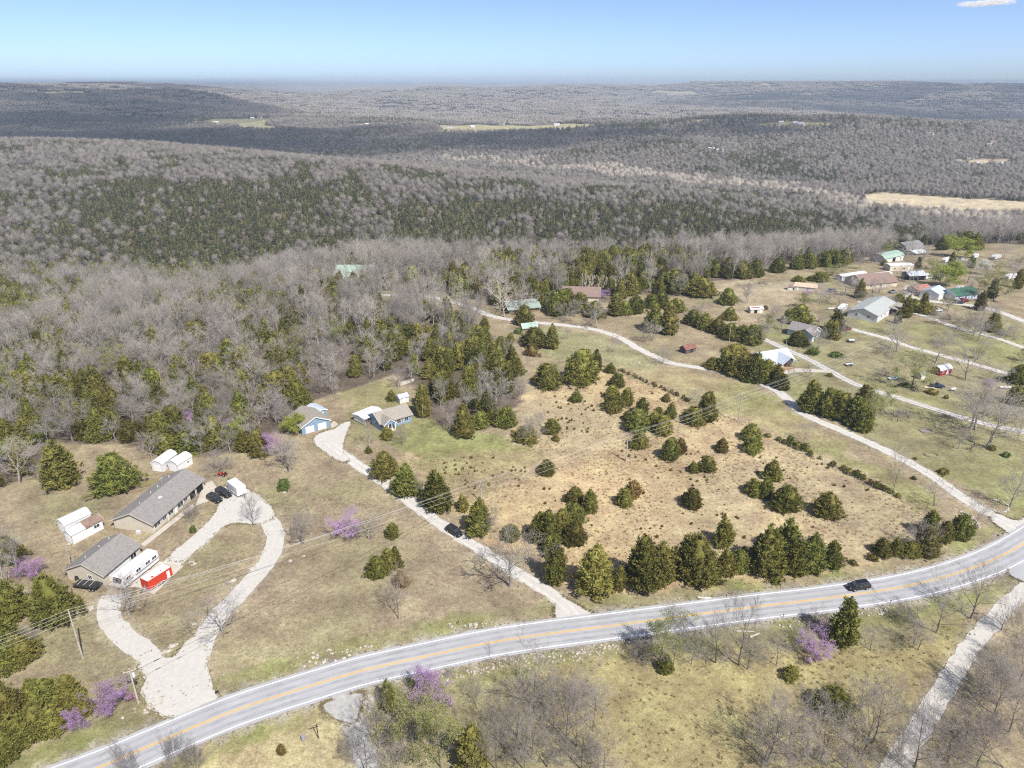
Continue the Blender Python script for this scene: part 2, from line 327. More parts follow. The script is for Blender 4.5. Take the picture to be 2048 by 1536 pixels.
def cedar_share(x, y):
    """share of evergreens among the woods at a place"""
    n = .55*fbm(x/70+11, y/70+4, 3)+.45*fbm(x/24+3, y/24+6, 2); big = fbm(x/260+1, y/260+8, 2)
    a = np.asarray(x)/np.maximum(y, 60)
    s = .33+(n-.5)*2.2+(big-.5)*1.3
    s += np.where((y > 600) & (y < 930-160*np.clip(a, 0, .5)), .58, 0)+np.where((y > 900) & (y < 1150), -.1+.5*(n > .56), 0)
    s += np.where((y > 320) & (y < 640) & (a < -.4), .42, 0)+np.where((y > 330) & (y < 470) & (a > -.1) & (a < .35), .22, 0)
    s += np.where((y < 420) & (a < .02), .17, 0)+np.where((y > 420) & (y < 640), .08, 0)
    s -= np.where((np.abs(y-(1560-1000*np.clip(a, -.1, .6))) < 110) & (a > -.15), .4, 0)
    s += np.where((y > 1560), -.14, 0)-np.where(y > 2700, .12, 0)
    return np.clip(s, 0.02, .95)
def build_ground():
    rows = np.concatenate([np.arange(-70, 520, 2.1), 520*np.exp(np.arange(0, math.log(26500/520), .0125))])
    s = np.linspace(-1.22, 1.22, 430)
    X = s[None, :]*(rows[:, None]+150); Y = np.repeat(rows[:, None], len(s), 1)
    x = X.ravel(); y = Y.ravel(); z = Zf(x, y)
    nearm = y < 640
    col = np.zeros((len(x), 4)); col[:, 3] = 1
    n1 = fbm(x/22, y/22, 4); n2 = fbm(x/7+40, y/7, 3); n3 = fbm(x/50+9, y/50+2, 3)
    op = np.zeros(len(x), bool); op[nearm] = inside(x[nearm], y[nearm], OPEN); op |= (y < 120)
    wood = np.array([.13, .105, .08]); cs = cedar_share(x, y)
    col[:, :3] = wood*(.8+.4*n1)[:, None]
    far = y > 4200                                  # canopy seen from far: bare crowns and evergreens too small to build
    canopy = np.array([.25, .222, .185])*(1-cs*.75)[:, None]+np.array([.05, .06, .028])*(cs*.75)[:, None]
    fp = fbm(x/420+7, y/260+3, 3) > .64
    canopy[fp & (y > 5200)] = (.3, .265, .18)
    w = np.clip((y-3600)/1600, 0, 1)[:, None]; col[:, :3] = col[:, :3]*(1-w)+canopy*w
    grass = np.array([.27, .22, .145])[None]*(.88+.24*n2)[:, None]; g2 = np.array([.205, .2, .1])
    gm = np.clip((n1-.52)*5, 0, 1)[:, None]*.55
    grass = grass*(1-gm)+g2*gm
    col[op, :3] = grass[op]
    idx = np.where(nearm)[0]; xn = x[idx]; yn = y[idx]
    wx = (fbm(xn/9+5, yn/9, 3)-.5)*14; wy = (fbm(xn/9, yn/9+7, 3)-.5)*14
    for poly, c, mix in PATCH:
        m = inside(xn+wx, yn+wy, poly_w(poly)); k = idx[m]; c = np.array(c)
        v = (.9+.2*n2[k])[:, None]; t = np.clip((n3[k]-.42)*4, 0, 1)[:, None]
        green = np.array([.20, .205, .085]) if c[0] < .31 else c*np.array([.78, .86, .95])
        col[k, :3] = col[k, :3]*(1-mix)+mix*(c*v*(1-.7*t)+green*v*.7*t)
    d = near_line(xn, yn, HW)
    nrm_side = np.zeros(len(idx))
    verge = (d > 4.2) & (d < 7.6+3*n1[idx]); k = idx[verge]; t = np.clip(n2[k]*1.6-.35, 0, 1)[:, None]
    col[k, :3] = col[k, :3]*(1-t)+np.array([.19, .2, .075])*t
    sh = (d < 5.2); k = idx[sh]; col[k, :3] = np.array([.3, .27, .22])
    for ln, wd in GL.values():
        d = near_line(xn, yn, ln); m = d < wd/2+1.5; k = idx[m]; t = np.clip(1-(d[m]-wd/2)/1.5, 0, 1)[:, None]*.75
        col[k, :3] = col[k, :3]*(1-t)+np.array([.36, .31, .24])*t
    for poly, c in FARW:
        m = inside(x+(n2-.5)*10, y+(n1-.5)*30, poly); col[m, :3] = np.array(c)*(.85+.3*n2[m])[:, None]
    R_, K = Y.shape; i = (np.arange(R_-1)[:, None]*K+np.arange(K-1)[None]).ravel()
    Fc = np.stack([i, i+1, i+K+1, i+K], 1)
    m = bpy.data.materials.new('ground_cover'); m.use_nodes = True; N = m.node_tree.nodes; L = m.node_tree.links; b = N['Principled BSDF']
    b.inputs['Roughness'].default_value = .95; b.inputs['Specular IOR Level'].default_value = .05
    at = N.new('ShaderNodeAttribute'); at.attribute_name = 'col'; ge = N.new('ShaderNodeNewGeometry')
    def noise(sc_, det, lo, hi, a, bb):
        n = N.new('ShaderNodeTexNoise'); n.inputs['Scale'].default_value = sc_; n.inputs['Detail'].default_value = det; n.inputs['Roughness'].default_value = .65
        L.new(ge.outputs['Position'], n.inputs['Vector']); r = N.new('ShaderNodeMapRange')
        r.inputs[1].default_value = lo; r.inputs[2].default_value = hi; r.inputs[3].default_value = a; r.inputs[4].default_value = bb; L.new(n.outputs[0], r.inputs[0]); return n, r
    na, ra = noise(.9, 6, .3, .7, .74, 1.24); nb, rb = noise(.14, 5, .3, .7, .8, 1.2); nc, rc = noise(.035, 6, .35, .65, .86, 1.14)
    nd, rd = noise(3.1, 4, .32, .68, .72, 1.3); m0 = N.new('ShaderNodeMath'); m0.operation = 'MULTIPLY'; L.new(ra.outputs[0], m0.inputs[0]); L.new(rd.outputs[0], m0.inputs[1])
    m1 = N.new('ShaderNodeMath'); m1.operation = 'MULTIPLY'; L.new(m0.outputs[0], m1.inputs[0]); L.new(rb.outputs[0], m1.inputs[1])
    m2 = N.new('ShaderNodeMath'); m2.operation = 'MULTIPLY'; L.new(m1.outputs[0], m2.inputs[0]); L.new(rc.outputs[0], m2.inputs[1])
    hs = N.new('ShaderNodeHueSaturation'); L.new(at.outputs['Color'], hs.inputs['Color']); L.new(m2.outputs[0], hs.inputs['Value'])
    r3 = N.new('ShaderNodeMapRange'); r3.inputs[1].default_value = .3; r3.inputs[2].default_value = .7; r3.inputs[3].default_value = .484; r3.inputs[4].default_value = .516
    L.new(nb.outputs[0], r3.inputs[0]); L.new(r3.outputs[0], hs.inputs['Hue'])
    L.new(hs.outputs[0], b.inputs['Base Color'])
    bp = N.new('ShaderNodeBump'); bp.inputs['Strength'].default_value = .5; bp.inputs['Distance'].default_value = .25; L.new(na.outputs[0], bp.inputs['Height']); L.new(bp.outputs[0], b.inputs['Normal'])
    me = raw_mesh('ground', np.column_stack([x, y, z]), Fc, [m], attr=col, smooth=True)
    return structure(link('ground', me))
build_ground()

# ------------------------------------------------------------------ highway, lanes, pads
def road_mat(name, col, var, streak):
    m = mat(name, col, .85, .25, var, .35, bump=.15, space='Object', detail=6); return m
M_ASPH = mat('asphalt', (.37, .373, .388), .85, .25, .09, .22, bump=.05, detail=8)
M_GRAV = mat('gravel', (.485, .465, .43), .95, .1, .07, 1.2, bump=.12, detail=8)
M_GRAVG = mat('grey_gravel', (.38, .37, .35), .95, .1, .18, .8, bump=.6, detail=8)
M_RUT = mat('wheel_track', (.525, .505, .47), .95, .1, .12, .7, bump=.4, detail=8)
M_CONC = mat('concrete', (.47, .43, .37), .9, .15, .12, .6, detail=6)
M_YEL = mat('yellow_paint', (.66, .4, .07), .7, .3, .12, .8)
M_WHT = mat('white_paint', (.85, .85, .85), .7, .3, .1, .8)
hw = structure(link('highway', ribbon('highway', HW, [-4.1, -3.4, -1.7, 0, 1.7, 3.4, 4.1], .09, M_ASPH, .12)))
for off, nm, m_, w in [(.14, 'centre_line', M_YEL, .075), (-.14, 'centre_line', M_YEL, .075), (3.42, 'edge_line', M_WHT, .095), (-3.42, 'edge_line', M_WHT, .095)]:
    link(nm, ribbon(nm, HW, [off-w, off+w], .102, m_), hw)
M_PATCH = mat('worn_asphalt', (.315, .318, .33), .85, .2, .12, .5, detail=8)
for off in (-2.45, -.95, .95, 2.45):
    link('wheel_path', ribbon('wheel_path', HW, [off-.3, off, off+.3], .096, M_PATCH, .16, 3), hw)
k = 0
for nm, (ln, wd) in GL.items():
    k += 1; mm = M_GRAVG if nm in ('lower_drive', 'farm_lane') else M_GRAV
    o = structure(link(nm, ribbon(nm, ln, [-wd/2, -wd/4, 0, wd/4, wd/2], .035+.002*k, mm, .28, k)))
    if wd < 4 and nm not in ('lower_drive', 'corner_lane'): 
        for off in (-.85, .85): link('wheel_track', ribbon('wheel_track', ln, [off-.32, off+.32], .045+.002*k, M_RUT, .12, k), o)
k = 0
for nm, pw in PADW.items():
    k += 1; structure(link(nm, sheet(nm, pw, .018+.0025*k, M_GRAVG if nm in ('lower_apron',) else (M_ASPH if nm == 'corner_apron' else M_GRAV), 1.3, .22, k)))
for nm, pts in {'garage_slab': [(312,1122),(367,1132),(308,1190),(281,1176),(216,1171),(281,1110)], 'house_walk': [(384,1009),(391,1013),(289,1094),(281,1089)],
                'house_slab': [(391,1012),(420,1002),(440,985),(425,962),(408,968)], 'old_slab': [(798,765),(827,757),(829,762),(801,773)], 'garage_walk': [(661,849),(668,842),(678,850),(664,858)], 'creek_crossing': [(1538,740),(1600,737),(1662,741),(1660,746),(1600,744),(1560,750)]}.items():
    structure(link(nm, sheet(nm, poly_w(pts), .07, M_CONC, 1.4, .03, 2)))

# ------------------------------------------------------------------ tree shapes
def blades(base, d, length, width, rs, out=None):
    """diamond leaves: base points, directions -> vertices and quads"""
    n = len(base); r = rs.normal(size=(n, 3))
    if out is not None: r = out+r*.45
    sd_ = np.cross(d, r); sd_ /= np.linalg.norm(sd_, axis=1)[:, None]+1e-9
    L = np.asarray(length).reshape(-1, 1); W = np.asarray(width).reshape(-1, 1)
    mid = base+d*L*.45
    V = np.stack([base, mid+sd_*W*.5, base+d*L, mid-sd_*W*.5], 1).reshape(-1, 3)
    return V, np.arange(n*4).reshape(-1, 4)
def cedar_template(seed, H, Rr, clumps, per, m, leaf=.5, round_=.75, gap=0.0):
    rs = np.random.RandomState(seed); ph = rs.rand(8)*6.28
    def prof(t): return Rr*np.clip(1-t, 0, 1)**round_*np.clip((t+.05)/.2, 0, 1)**.6
    def lump(f, t): return 1+.17*np.sin(2*f+ph[0]+3*t)+.14*np.sin(5*f+ph[1]-9*t)+.1*np.sin(9*f+ph[2]+17*t)
    t = 1-np.sqrt(rs.rand(clumps))*.98; t = np.clip(t, .015, .985); f = rs.rand(clumps)*6.283
    rad = prof(t)*lump(f, t)*(.7+.4*rs.rand(clumps)+gap*(rs.rand(clumps)-.6))
    c = np.stack([np.cos(f)*rad, np.sin(f)*rad, t*H+.1], 1)
    out = np.stack([np.cos(f), np.sin(f), np.zeros(clumps)], 1)
    B = np.repeat(c, per, 0)+rs.normal(size=(clumps*per, 3))*leaf*.42*np.array([1, 1, .8])
    D = np.repeat(out, per, 0)*.75+np.array([0, 0, .75])+rs.normal(size=B.shape)*.55; D /= np.linalg.norm(D, axis=1)[:, None]
    B[:, 2] = np.maximum(B[:, 2], .1)
    V, Q = blades(B-D*leaf*.4, D, leaf*(.7+.7*rs.rand(len(B))), leaf*(.32+.25*rs.rand(len(B))), rs, np.repeat(out, per, 0)+np.array([0, 0, .45]))
    # inner body: twigs and needles too dense to see through
    nt, nf = 9, 11; tt = np.linspace(.02, .96, nt); ff = np.arange(nf)*6.283/nf
    Tg, Fg = np.meshgrid(tt, ff, indexing='ij'); rg = prof(Tg)*lump(Fg, Tg)*(.66+.1*rs.rand(nt, nf))
    Vb = np.stack([np.cos(Fg)*rg, np.sin(Fg)*rg, Tg*H+.05], 2).reshape(-1, 3)
    i = (np.arange(nt-1)[:, None]*nf+np.arange(nf)[None]); j = (np.arange(nt-1)[:, None]*nf+(np.arange(nf)[None]+1) % nf)
    Qb = np.stack([i, j, j+nf, i+nf], 2).reshape(-1, 4)
    return raw_mesh('crown', np.concatenate([V, Vb]), np.concatenate([Q, Qb+len(V)]), [m])
def trunk_mesh(H, r, m=M_BARK):
    b = MB(); b.tube((0, 0, -.3), (0.03, 0, H*.5), r, r*.5, m, 6); return b.mesh('trunk')
class Tree:
    """bare tree: trunk and main limbs, then ever finer branches"""
    def __init__(s, seed, H, W, trunk_frac, n1, n2, n3, n4, spread, rw=1.0, multi=1, leaf=None, up=.55):
        s.rs = random.Random(seed); s.tv = MB(); s.V = []; s.Fc = []; s.tips = []; s.rw = rw; s.up = up
        rs = s.rs
        for st in range(multi):
            tilt = Vector((rs.uniform(-.09, .09), rs.uniform(-.09, .09), 1))
            if multi > 1: a = 6.283*st/multi+rs.random(); tilt = Vector((.35*math.cos(a), .35*math.sin(a), 1))
            tilt.normalize(); tl = H*trunk_frac; r = H*.014*rw/(multi**.5); p = Vector((0, 0, -.3)); nodes = []
            nseg = 5; total = H*.86
            for i in range(nseg):
                q = p+(tilt+Vector((rs.uniform(-.1, .1), rs.uniform(-.1, .1), 0)))*total/nseg
                r1 = r*(.72 if i else .85); s.tv.tube(p, q, r, r1, M_BARK, 6 if i < 2 else 5, False); nodes.append((p.copy(), q.copy(), r1)); p = q; r = r1
            for k in range(n1):
                t = trunk_frac+(1-trunk_frac)*(k+.5*rs.random())/n1*.96; j = min(nseg-1, int(t*nseg)); a0, b0, rr = nodes[j]; pp = a0.lerp(b0, t*nseg-j)
                az = k*2.4+rs.uniform(-.5, .5); el = .35+.75*t+rs.uniform(-.15, .2)
                d = Vector((math.cos(az)*math.cos(el), math.sin(az)*math.cos(el), math.sin(el)))
                L = W*.5*spread*(1.12-.5*t)/max(math.cos(el), .5)*rs.uniform(.75, 1.15)
                s.branch(pp, d, L, rr*.72, 1, (n2, n3, n4))
    def branch(s, p, d, L, r, lev, ns):
        rs = s.rs; seg = 3 if lev == 1 else 2; nodes = [p]; dd = d.copy()
        for i in range(seg):
            dd = (dd+Vector((rs.uniform(-.22, .22), rs.uniform(-.22, .22), rs.uniform(-.1, .25)*s.up*2))).normalized(); nodes.append(nodes[-1]+dd*L/seg)
        if lev == 1:
            rr = r
            for i in range(seg): s.tv.tube(nodes[i], nodes[i+1], rr, rr*.65, M_BARK, 4, False); rr *= .65
        else:
            rr = max(r, .02*s.rw)
            for i in range(seg): s.spike(nodes[i], nodes[i+1], rr, rr*.6 if i < seg-1 else 0); rr *= .6
        if lev > len(ns): s.tips.append((nodes[-1], dd)); s.tips.append((nodes[1], dd)); return
        n = ns[lev-1]
        for k in range(n):
            t = .25+.75*(k+rs.random())/n; j = min(seg-1, int(t*seg)); q = nodes[j].lerp(nodes[j+1], t*seg-j)
            ax = Vector((rs.gauss(0, 1), rs.gauss(0, 1), rs.gauss(0, 1))); side = dd.cross(ax)
            if side.length < 1e-3: continue
            nd = (dd*.8+side.normalized()*.75+Vector((0, 0, s.up*.5))).normalized()
            s.branch(q, nd, L*(.62-.2*t)*rs.uniform(.75, 1.2), r*.55, lev+1, ns)
    def spike(s, a, b, r0, r1):
        d = (b-a); x = d.orthogonal().normalized()*r0; y = d.normalized().cross(x); o = len(s.V)
        s.V += [a+x, a-x*.5+y*.87, a-x*.5-y*.87, b]
        s.Fc += [(o, o+1, o+3), (o+1, o+2, o+3), (o+2, o, o+3)]
    def crown(s, twig, leafm=None, leaf=0, per=1, jit=.25, seed=0):
        rs = np.random.RandomState(seed); V = np.array([tuple(v) for v in s.V]); Fc = np.array(s.Fc); mats = [twig]; mi = np.zeros(len(Fc), int)
        if leafm is not None:
            B = np.repeat(np.array([tuple(t[0]) for t in s.tips]), per, 0); B = B+rs.normal(size=B.shape)*jit
            D = rs.normal(size=B.shape)+np.array([0, 0, .3]); D /= np.linalg.norm(D, axis=1)[:, None]
            Vl, Q = blades(B, D, leaf*(.6+.8*rs.rand(len(B))), leaf*(.5+.4*rs.rand(len(B))), rs)
            T = np.concatenate([Q[:, [0, 1, 2]], Q[:, [0, 2, 3]]])+len(V); V = np.concatenate([V, Vl]); Fc = np.concatenate([Fc, T]); mats.append(leafm); mi = np.concatenate([mi, np.ones(len(T), int)])
        return raw_mesh('crown', V, Fc, mats, mi)
TEMPL = {}     # kind -> list of (trunk mesh, crown mesh, H, W)
def add_t(kind, tr, cr, H, W):
    v = np.zeros(len(cr.vertices)*3, np.float32); cr.vertices.foreach_get('co', v); v = v.reshape(-1, 3); r = np.hypot(v[:, 0], v[:, 1])   # true size of the grown shape
    ever = kind.startswith(('cedar', 'bush', 'green', 'seed')); TEMPL.setdefault(kind, []).append((tr, cr, float(np.percentile(v[:, 2], 99.7)), float(2*np.percentile(r, 96 if ever else 93))))
for i in range(5): add_t('cedar', trunk_mesh(7, .13), cedar_template(10+i, 7, 2.2, 290, 15, M_CEDAR, .44, .5+.1*i, .25*(i % 3)), 7, 4.6)
for i in range(3): add_t('cedar_slim', trunk_mesh(7, .11), cedar_template(30+i, 7, 1.55, 230, 14, M_CEDAR, .42, .7), 7, 3.3)
for i in range(3): add_t('cedar_broad', trunk_mesh(8, .2), cedar_template(40+i, 8, 3.9, 460, 15, M_CEDAR, .5, .5, .25), 8, 8.0)
for i in range(3): add_t('cedar_bronze', trunk_mesh(5, .1), cedar_template(50+i, 5, 1.8, 170, 13, M_CEDB, .42, .62), 5, 3.7)
for i in range(3): add_t('bush', trunk_mesh(1.6, .05), cedar_template(60+i, 1.8, 1.25, 60, 12, M_CEDB if i == 2 else M_CEDAR, .34, .4, .3), 1.8, 2.6)
for i in range(3): add_t('green_bush', trunk_mesh(1.6, .05), cedar_template(65+i, 2, 1.6, 80, 12, M_GREEN, .34, .35, .4), 2, 3.3)
for i in range(7):
    t = Tree(100+i, 12, 9, .26+.03*(i % 4), 10, 6, 6, 4, 1.1+.08*(i % 3), 1.6); t.tv.mats = [M_LIMB]; add_t('bare', t.tv.mesh('trunk'), t.crown(M_TWIG), 12, 10)
for i in range(3):
    t = Tree(120+i, 12, 9, .25, 11, 7, 6, 4, 1.1, 1.05); add_t('bare_brown', t.tv.mesh('trunk'), t.crown(M_BROWN), 12, 8)
for i in range(2):
    t = Tree(130+i, 4, 5, .1, 7, 6, 5, 4, 1.0, .7, 3); add_t('bare_shrub', t.tv.mesh('trunk'), t.crown(M_BROWN), 4, 5.5)
for i in range(2):
    t = Tree(140+i, 14, 10, .25, 10, 5, 5, 4, 1.0, 1.2); t.tv.mats = [M_PALE]; add_t('pale', t.tv.mesh('trunk'), t.crown(M_PALE), 14, 11)
t = Tree(146, 11, 3.2, .15, 12, 5, 4, 3, .9, 1.1, up=1.4); t.tv.mats = [M_PALE]; add_t('poplar', t.tv.mesh('trunk'), t.crown(M_PALE), 11, 4)
for i in range(3):
    t = Tree(150+i, 5, 5.5, .12, 7, 6, 4, 4, 1.0, .8, 2); add_t('redbud', t.tv.mesh('trunk'), t.crown(M_TWIG, M_PURP, .16, 2, .18, i), 5, 6)
for i in range(3):
    t = Tree(160+i, 10, 8, .25, 9, 5, 5, 3, 1.0, 1.1); add_t('budding', t.tv.mesh('trunk'), t.crown(M_TWIG, M_BUD, .24, 3, .3, i), 10, 9)
for i in range(2):
    t = Tree(170+i, 8, 8, .2, 9, 6, 5, 3, 1.0, 1.0); add_t('willow', t.tv.mesh('trunk'), t.crown(M_BARK, M_LIME, .3, 7, .4, i), 8, 8.5)
t = Tree(180, 6, 5, .2, 9, 6, 4, 3, 1.0, 1.0); add_t('blossom', t.tv.mesh('trunk'), t.crown(M_BARK, M_WHITEB, .25, 3, .25, 3), 6, 5.5)
def seedling_mesh(s): return cedar_template(70+s, .8, .32, 26, 7, M_CEDB, .24, .6)
for i in range(3): TEMPL.setdefault('seedling', []).append((None, seedling_mesh(i), .8, .7))

NAMES = {'cedar': ('cedar_tree', 'cedar'), 'cedar_slim': ('cedar_tree', 'cedar'), 'cedar_broad': ('cedar_tree', 'cedar'), 'cedar_bronze': ('cedar_tree', 'cedar'), 'bush': ('cedar_bush', 'bush'), 'green_bush': ('green_bush', 'bush'),
 'bare': ('bare_tree', 'bare tree'), 'bare_brown': ('bare_tree', 'bare tree'), 'bare_shrub': ('bare_shrub', 'bare shrub'), 'pale': ('pale_bare_tree', 'bare tree'), 'poplar': ('poplar_sapling', 'bare tree'), 'redbud': ('redbud_tree', 'redbud'),
 'budding': ('budding_tree', 'budding tree'), 'willow': ('yellow_green_tree', 'leafing tree'), 'blossom': ('blossom_tree', 'blossom tree'), 'seedling': ('cedar_seedling', 'seedling')}
TREES = []; WOOD_COUNT = {}
_tr = random.Random(5)
def plant(kind, pos, H, W, label=None, group=None, var=None):
    tr, cr, h0, w0 = TEMPL[kind][(_tr.randrange(99) if var is None else var) % len(TEMPL[kind])]
    o = thing(NAMES[kind][0], label or '', NAMES[kind][1], (pos[0], pos[1], pos[2]-.05), _tr.random()*6.283, group, (W/w0*_tr.uniform(.9, 1.1), W/w0*_tr.uniform(.9, 1.1), H/h0))
    o.rotation_euler[0] = _tr.uniform(-.05, .05); o.rotation_euler[1] = _tr.uniform(-.05, .05)
    if tr is not None: link('trunk', tr, o)
    link('crown', cr, o)
    if label is None: TREES.append((o, kind, px(pos)))
    return o
def grown(kind, u, vtop, vbot, w, label=None, group=None, flat=.36):
    """plant a tree from its box in the photograph: middle u, top and foot v, width, all in pixels"""
    dep = PITCH+math.atan((vbot-768)/F); v0 = vbot-(flat*w*math.sin(dep) if kind.startswith(('cedar', 'bush', 'green')) else 0)
    p = P(u, v0); H = max(.8, top_height(p, vtop)); W = w/ppm(p)*(1.12 if kind.startswith('cedar') else 1)
    if kind == 'cedar':
        q = H/W; kind = 'cedar_slim' if q > 1.95 else ('cedar_broad' if q < 1.12 and H > 5 else 'cedar')
    if kind in ('bare', 'bare_brown', 'budding', 'pale'): H = min(H*1.12, 20); W = max(W*1.25, .42*H)
    if kind in ('willow', 'redbud', 'blossom'): H *= 1.12; W *= 1.25
    return plant(kind, p, H, W, label, group)
def from_crop(kind, lst, s, ox, oy, **k):
    for c in lst: grown(c[4] if len(c) > 4 else kind, ox+c[0]/s, oy+c[1]/s, oy+c[2]/s, c[3]/s, **k)
c5 = (3.657, 1000, 680)
from_crop('cedar', [(585,75,345,250,'cedar_broad'),(695,65,235,90),(345,175,360,210,'cedar_broad'),(805,165,248,75),(558,370,462,90),(855,245,350,120),(818,335,440,110),(925,350,485,110),(835,385,535,160),(1035,420,555,110),
 (930,515,595,75),(1000,510,690,180),(1018,660,808,118),(1120,520,650,100),(1150,490,610,100),(1190,550,702,140),(1245,455,585,80),(1215,390,455,65,'cedar_bronze'),(1510,385,600,170,'cedar_broad'),(1420,490,625,190,'cedar_broad'),
 (380,580,692,110),(410,680,745,60),(340,870,995,120),(1245,720,888,135),(1320,720,840,90,'cedar_bronze'),(1620,722,825,105,'cedar_bronze'),(1830,610,745,125),(1845,690,835,140),(1410,888,978,85),(1510,850,978,118),
 (905,1085,1225,108),(970,1030,1165,140,'cedar_bronze'),(1400,1085,1242,145),(1635,1305,1522,140),(545,1075,1215,150),(655,1100,1275,115),(545,1195,1370,160),(450,1240,1425,130),(545,1330,1525,160),(350,1255,1505,160),(250,1335,1490,120),
 (75,1355,1430,100),(185,640,762,200,'cedar_broad'),(50,480,650,115),(1990,872,1042,125),(360,1440,1600,120)], *c5)
c6 = (3.2, 1100, 950)
from_crop('cedar', [(1300,25,142,110),(1380,25,155,95),(1510,70,252,180),(1765,120,292,168),(285,455,795,235),(440,590,748,80),(590,405,758,220),(700,425,715,175),(910,405,712,270),(1020,560,702,110),(1120,480,650,120),(1205,475,640,130),
 (1385,350,662,260),(1505,280,560,180),(1560,420,650,130),(1660,370,640,190),(1800,420,605,140),(1445,640,702,60),(30,390,712,125),(1870,800,1110,150),(735,1160,1282,90),(1535,1220,1322,100),(1800,1360,1560,230)], *c6)
c7 = (2.865, 1500, 1000)
from_crop('cedar', [(755,220,332,100),(700,310,356,80,'bush'),(825,225,328,75),(912,240,342,120),(1010,160,332,140),(1110,120,252,100),(1205,85,236,130),(1020,60,230,120),(590,345,378,60,'bush'),(150,440,485,50,'bush')], *c7)
c3 = (3.657, 560, 720)
from_crop('cedar', [(765,675,877,172),(920,765,1017,190),(1150,815,1117,225),(1340,985,1112,96),(1450,1020,1295,185),(825,1195,1307,96),(785,490,587,95),(815,220,307,76),(165,190,357,130),(1345,360,582,172,'cedar_broad'),(1465,380,502,120),(1650,340,502,130),(1690,1205,1330,120),(1880,1110,1330,150)], *c3)
c4 = (3.16, 600, 1050)
from_crop('cedar', [(490,200,352,132),(555,160,306,112),(603,140,282,92),(640,290,396,100,'cedar_bronze'),(555,985,1172,112),(1090,1270,1600,230)], *c4)
c1 = (3.2, 0, 760)
from_crop('cedar', [(405,390,707,212),(755,475,747,262,'cedar_broad'),(1660,325,502,150),(370,1270,1600,260,'cedar_broad'),(1070,350,485,160),(1200,330,475,190,'cedar_broad'),(1270,440,480,120),(850,260,400,140),(755,290,360,90),(1230,90,190,110),(1360,100,200,110),(1560,320,470,110),(80,1290,1560,230,'cedar_broad'),(60,1010,1200,180),(40,250,420,150)], *c1)
c2 = (3.2, 0, 1100)
from_crop('cedar', [(150,560,760,200),(60,620,800,180),(230,830,1010,170,'cedar_broad'),(340,830,1080,190),(470,810,1060,170),(540,900,1080,130),(250,1000,1210,240,'cedar_broad'),(60,860,1120,230,'cedar_broad'),(110,1080,1310,230,'cedar_broad'),(360,1010,1190,150),(30,1150,1400,230,'cedar_broad'),(20,420,640,170)], *c2)
c8 = (3.657, 1500, 640)
from_crop('cedar', [(440,450,690,170),(560,500,720,170),(660,540,750,170),(760,560,790,150),(830,640,830,120),(830,480,640,140),(620,520,700,150),(40,240,470,150),(120,290,470,140),(190,330,500,120),(240,400,520,80),(-40,250,440,150),(-110,230,420,140),(-180,220,390,130),(350,85,195,130),(600,0,150,100),(1960,330,480,150),(1950,480,640,160),(1410,1085,1140,90,'bush'),(1770,915,960,60,'bush'),(1870,965,1010,70,'green_bush'),(1335,500,555,110,'bush'),(1435,545,580,40,'bush'),(1140,460,500,110,'green_bush'),(460,205,262,90,'green_bush'),(630,240,280,110,'green_bush'),(585,385,420,50,'bush'),(1770,0,90,110),(290,845,910,60,'green_bush'),
 (130,830,862,60,'bush'),(210,850,890,50,'bush'),(250,870,912,60,'bush'),(300,880,930,80,'bush'),(345,890,950,80,'bush'),(400,900,970,90,'bush'),(440,955,1000,50,'bush'),(510,995,1025,34,'bush'),(603,1030,1078,58,'bush'),(680,1060,1110,60,'bush'),(730,1080,1140,80,'bush'),(780,1095,1155,70,'bush'),(825,1125,1178,60,'bush'),(880,1160,1210,60,'bush'),(930,1180,1240,70,'bush'),(975,1205,1255,60,'bush'),(1020,1230,1275,60,'bush'),(1080,1265,1305,50,'bush'),(1210,1000,1025,32,'bush'),(1195,1140,1172,40,'bush')], *c8)
cb = (3.413, 960, 480)
from_crop('cedar', [(300,445,590,120),(1180,440,640,120),(1290,430,655,130),(1700,460,555,100),(1690,330,450,110),(1750,715,800,180),(1590,800,890,120),(1680,120,265,110),(1790,130,270,130),(1880,130,255,110),(2030,120,230,90),(1330,200,370,210,'cedar_broad'),(1510,260,400,170,'cedar_broad'),(1130,210,330,120),(920,370,520,110),(985,420,520,100),(1060,380,510,110),(890,140,250,110),(1450,480,590,120),(1530,500,615,110),(1620,540,650,120),(1700,570,690,120),(1790,580,700,120),(1860,580,720,130),(1240,360,470,140),(1340,400,500,120),(1170,370,470,120),(680,360,500,120),(780,420,540,120),(560,340,520,190,'cedar_broad'),(400,280,470,110),(490,570,750,90),(370,600,740,180,'cedar_broad'),(350,710,800,110,'bush'),(210,630,700,60),(150,660,760,110),(260,600,645,60,'green_bush'),(460,250,350,110)], *cb)
c1b = (3.606, 1480, 460)
from_crop('cedar', [(270,200,310,100),(410,180,290,110),(500,170,285,100),(590,150,270,110),(680,150,260,110),(740,140,250,90),(1450,50,150,80),(1620,10,140,110),(1690,20,150,90),(430,540,680,180),(350,570,680,110),(690,575,740,110),(640,650,780,90),(420,730,845,120),(1130,460,555,90),(1250,500,600,120),(1340,520,610,100),(1815,600,730,110),(580,300,375,120),(420,325,380,80),(515,330,370,80),(1040,215,260,50),(1660,200,280,70,'green_bush'),(520,850,905,100,'green_bush'),(700,880,920,90,'green_bush'),(180,540,580,50,'bush')], *c1b)
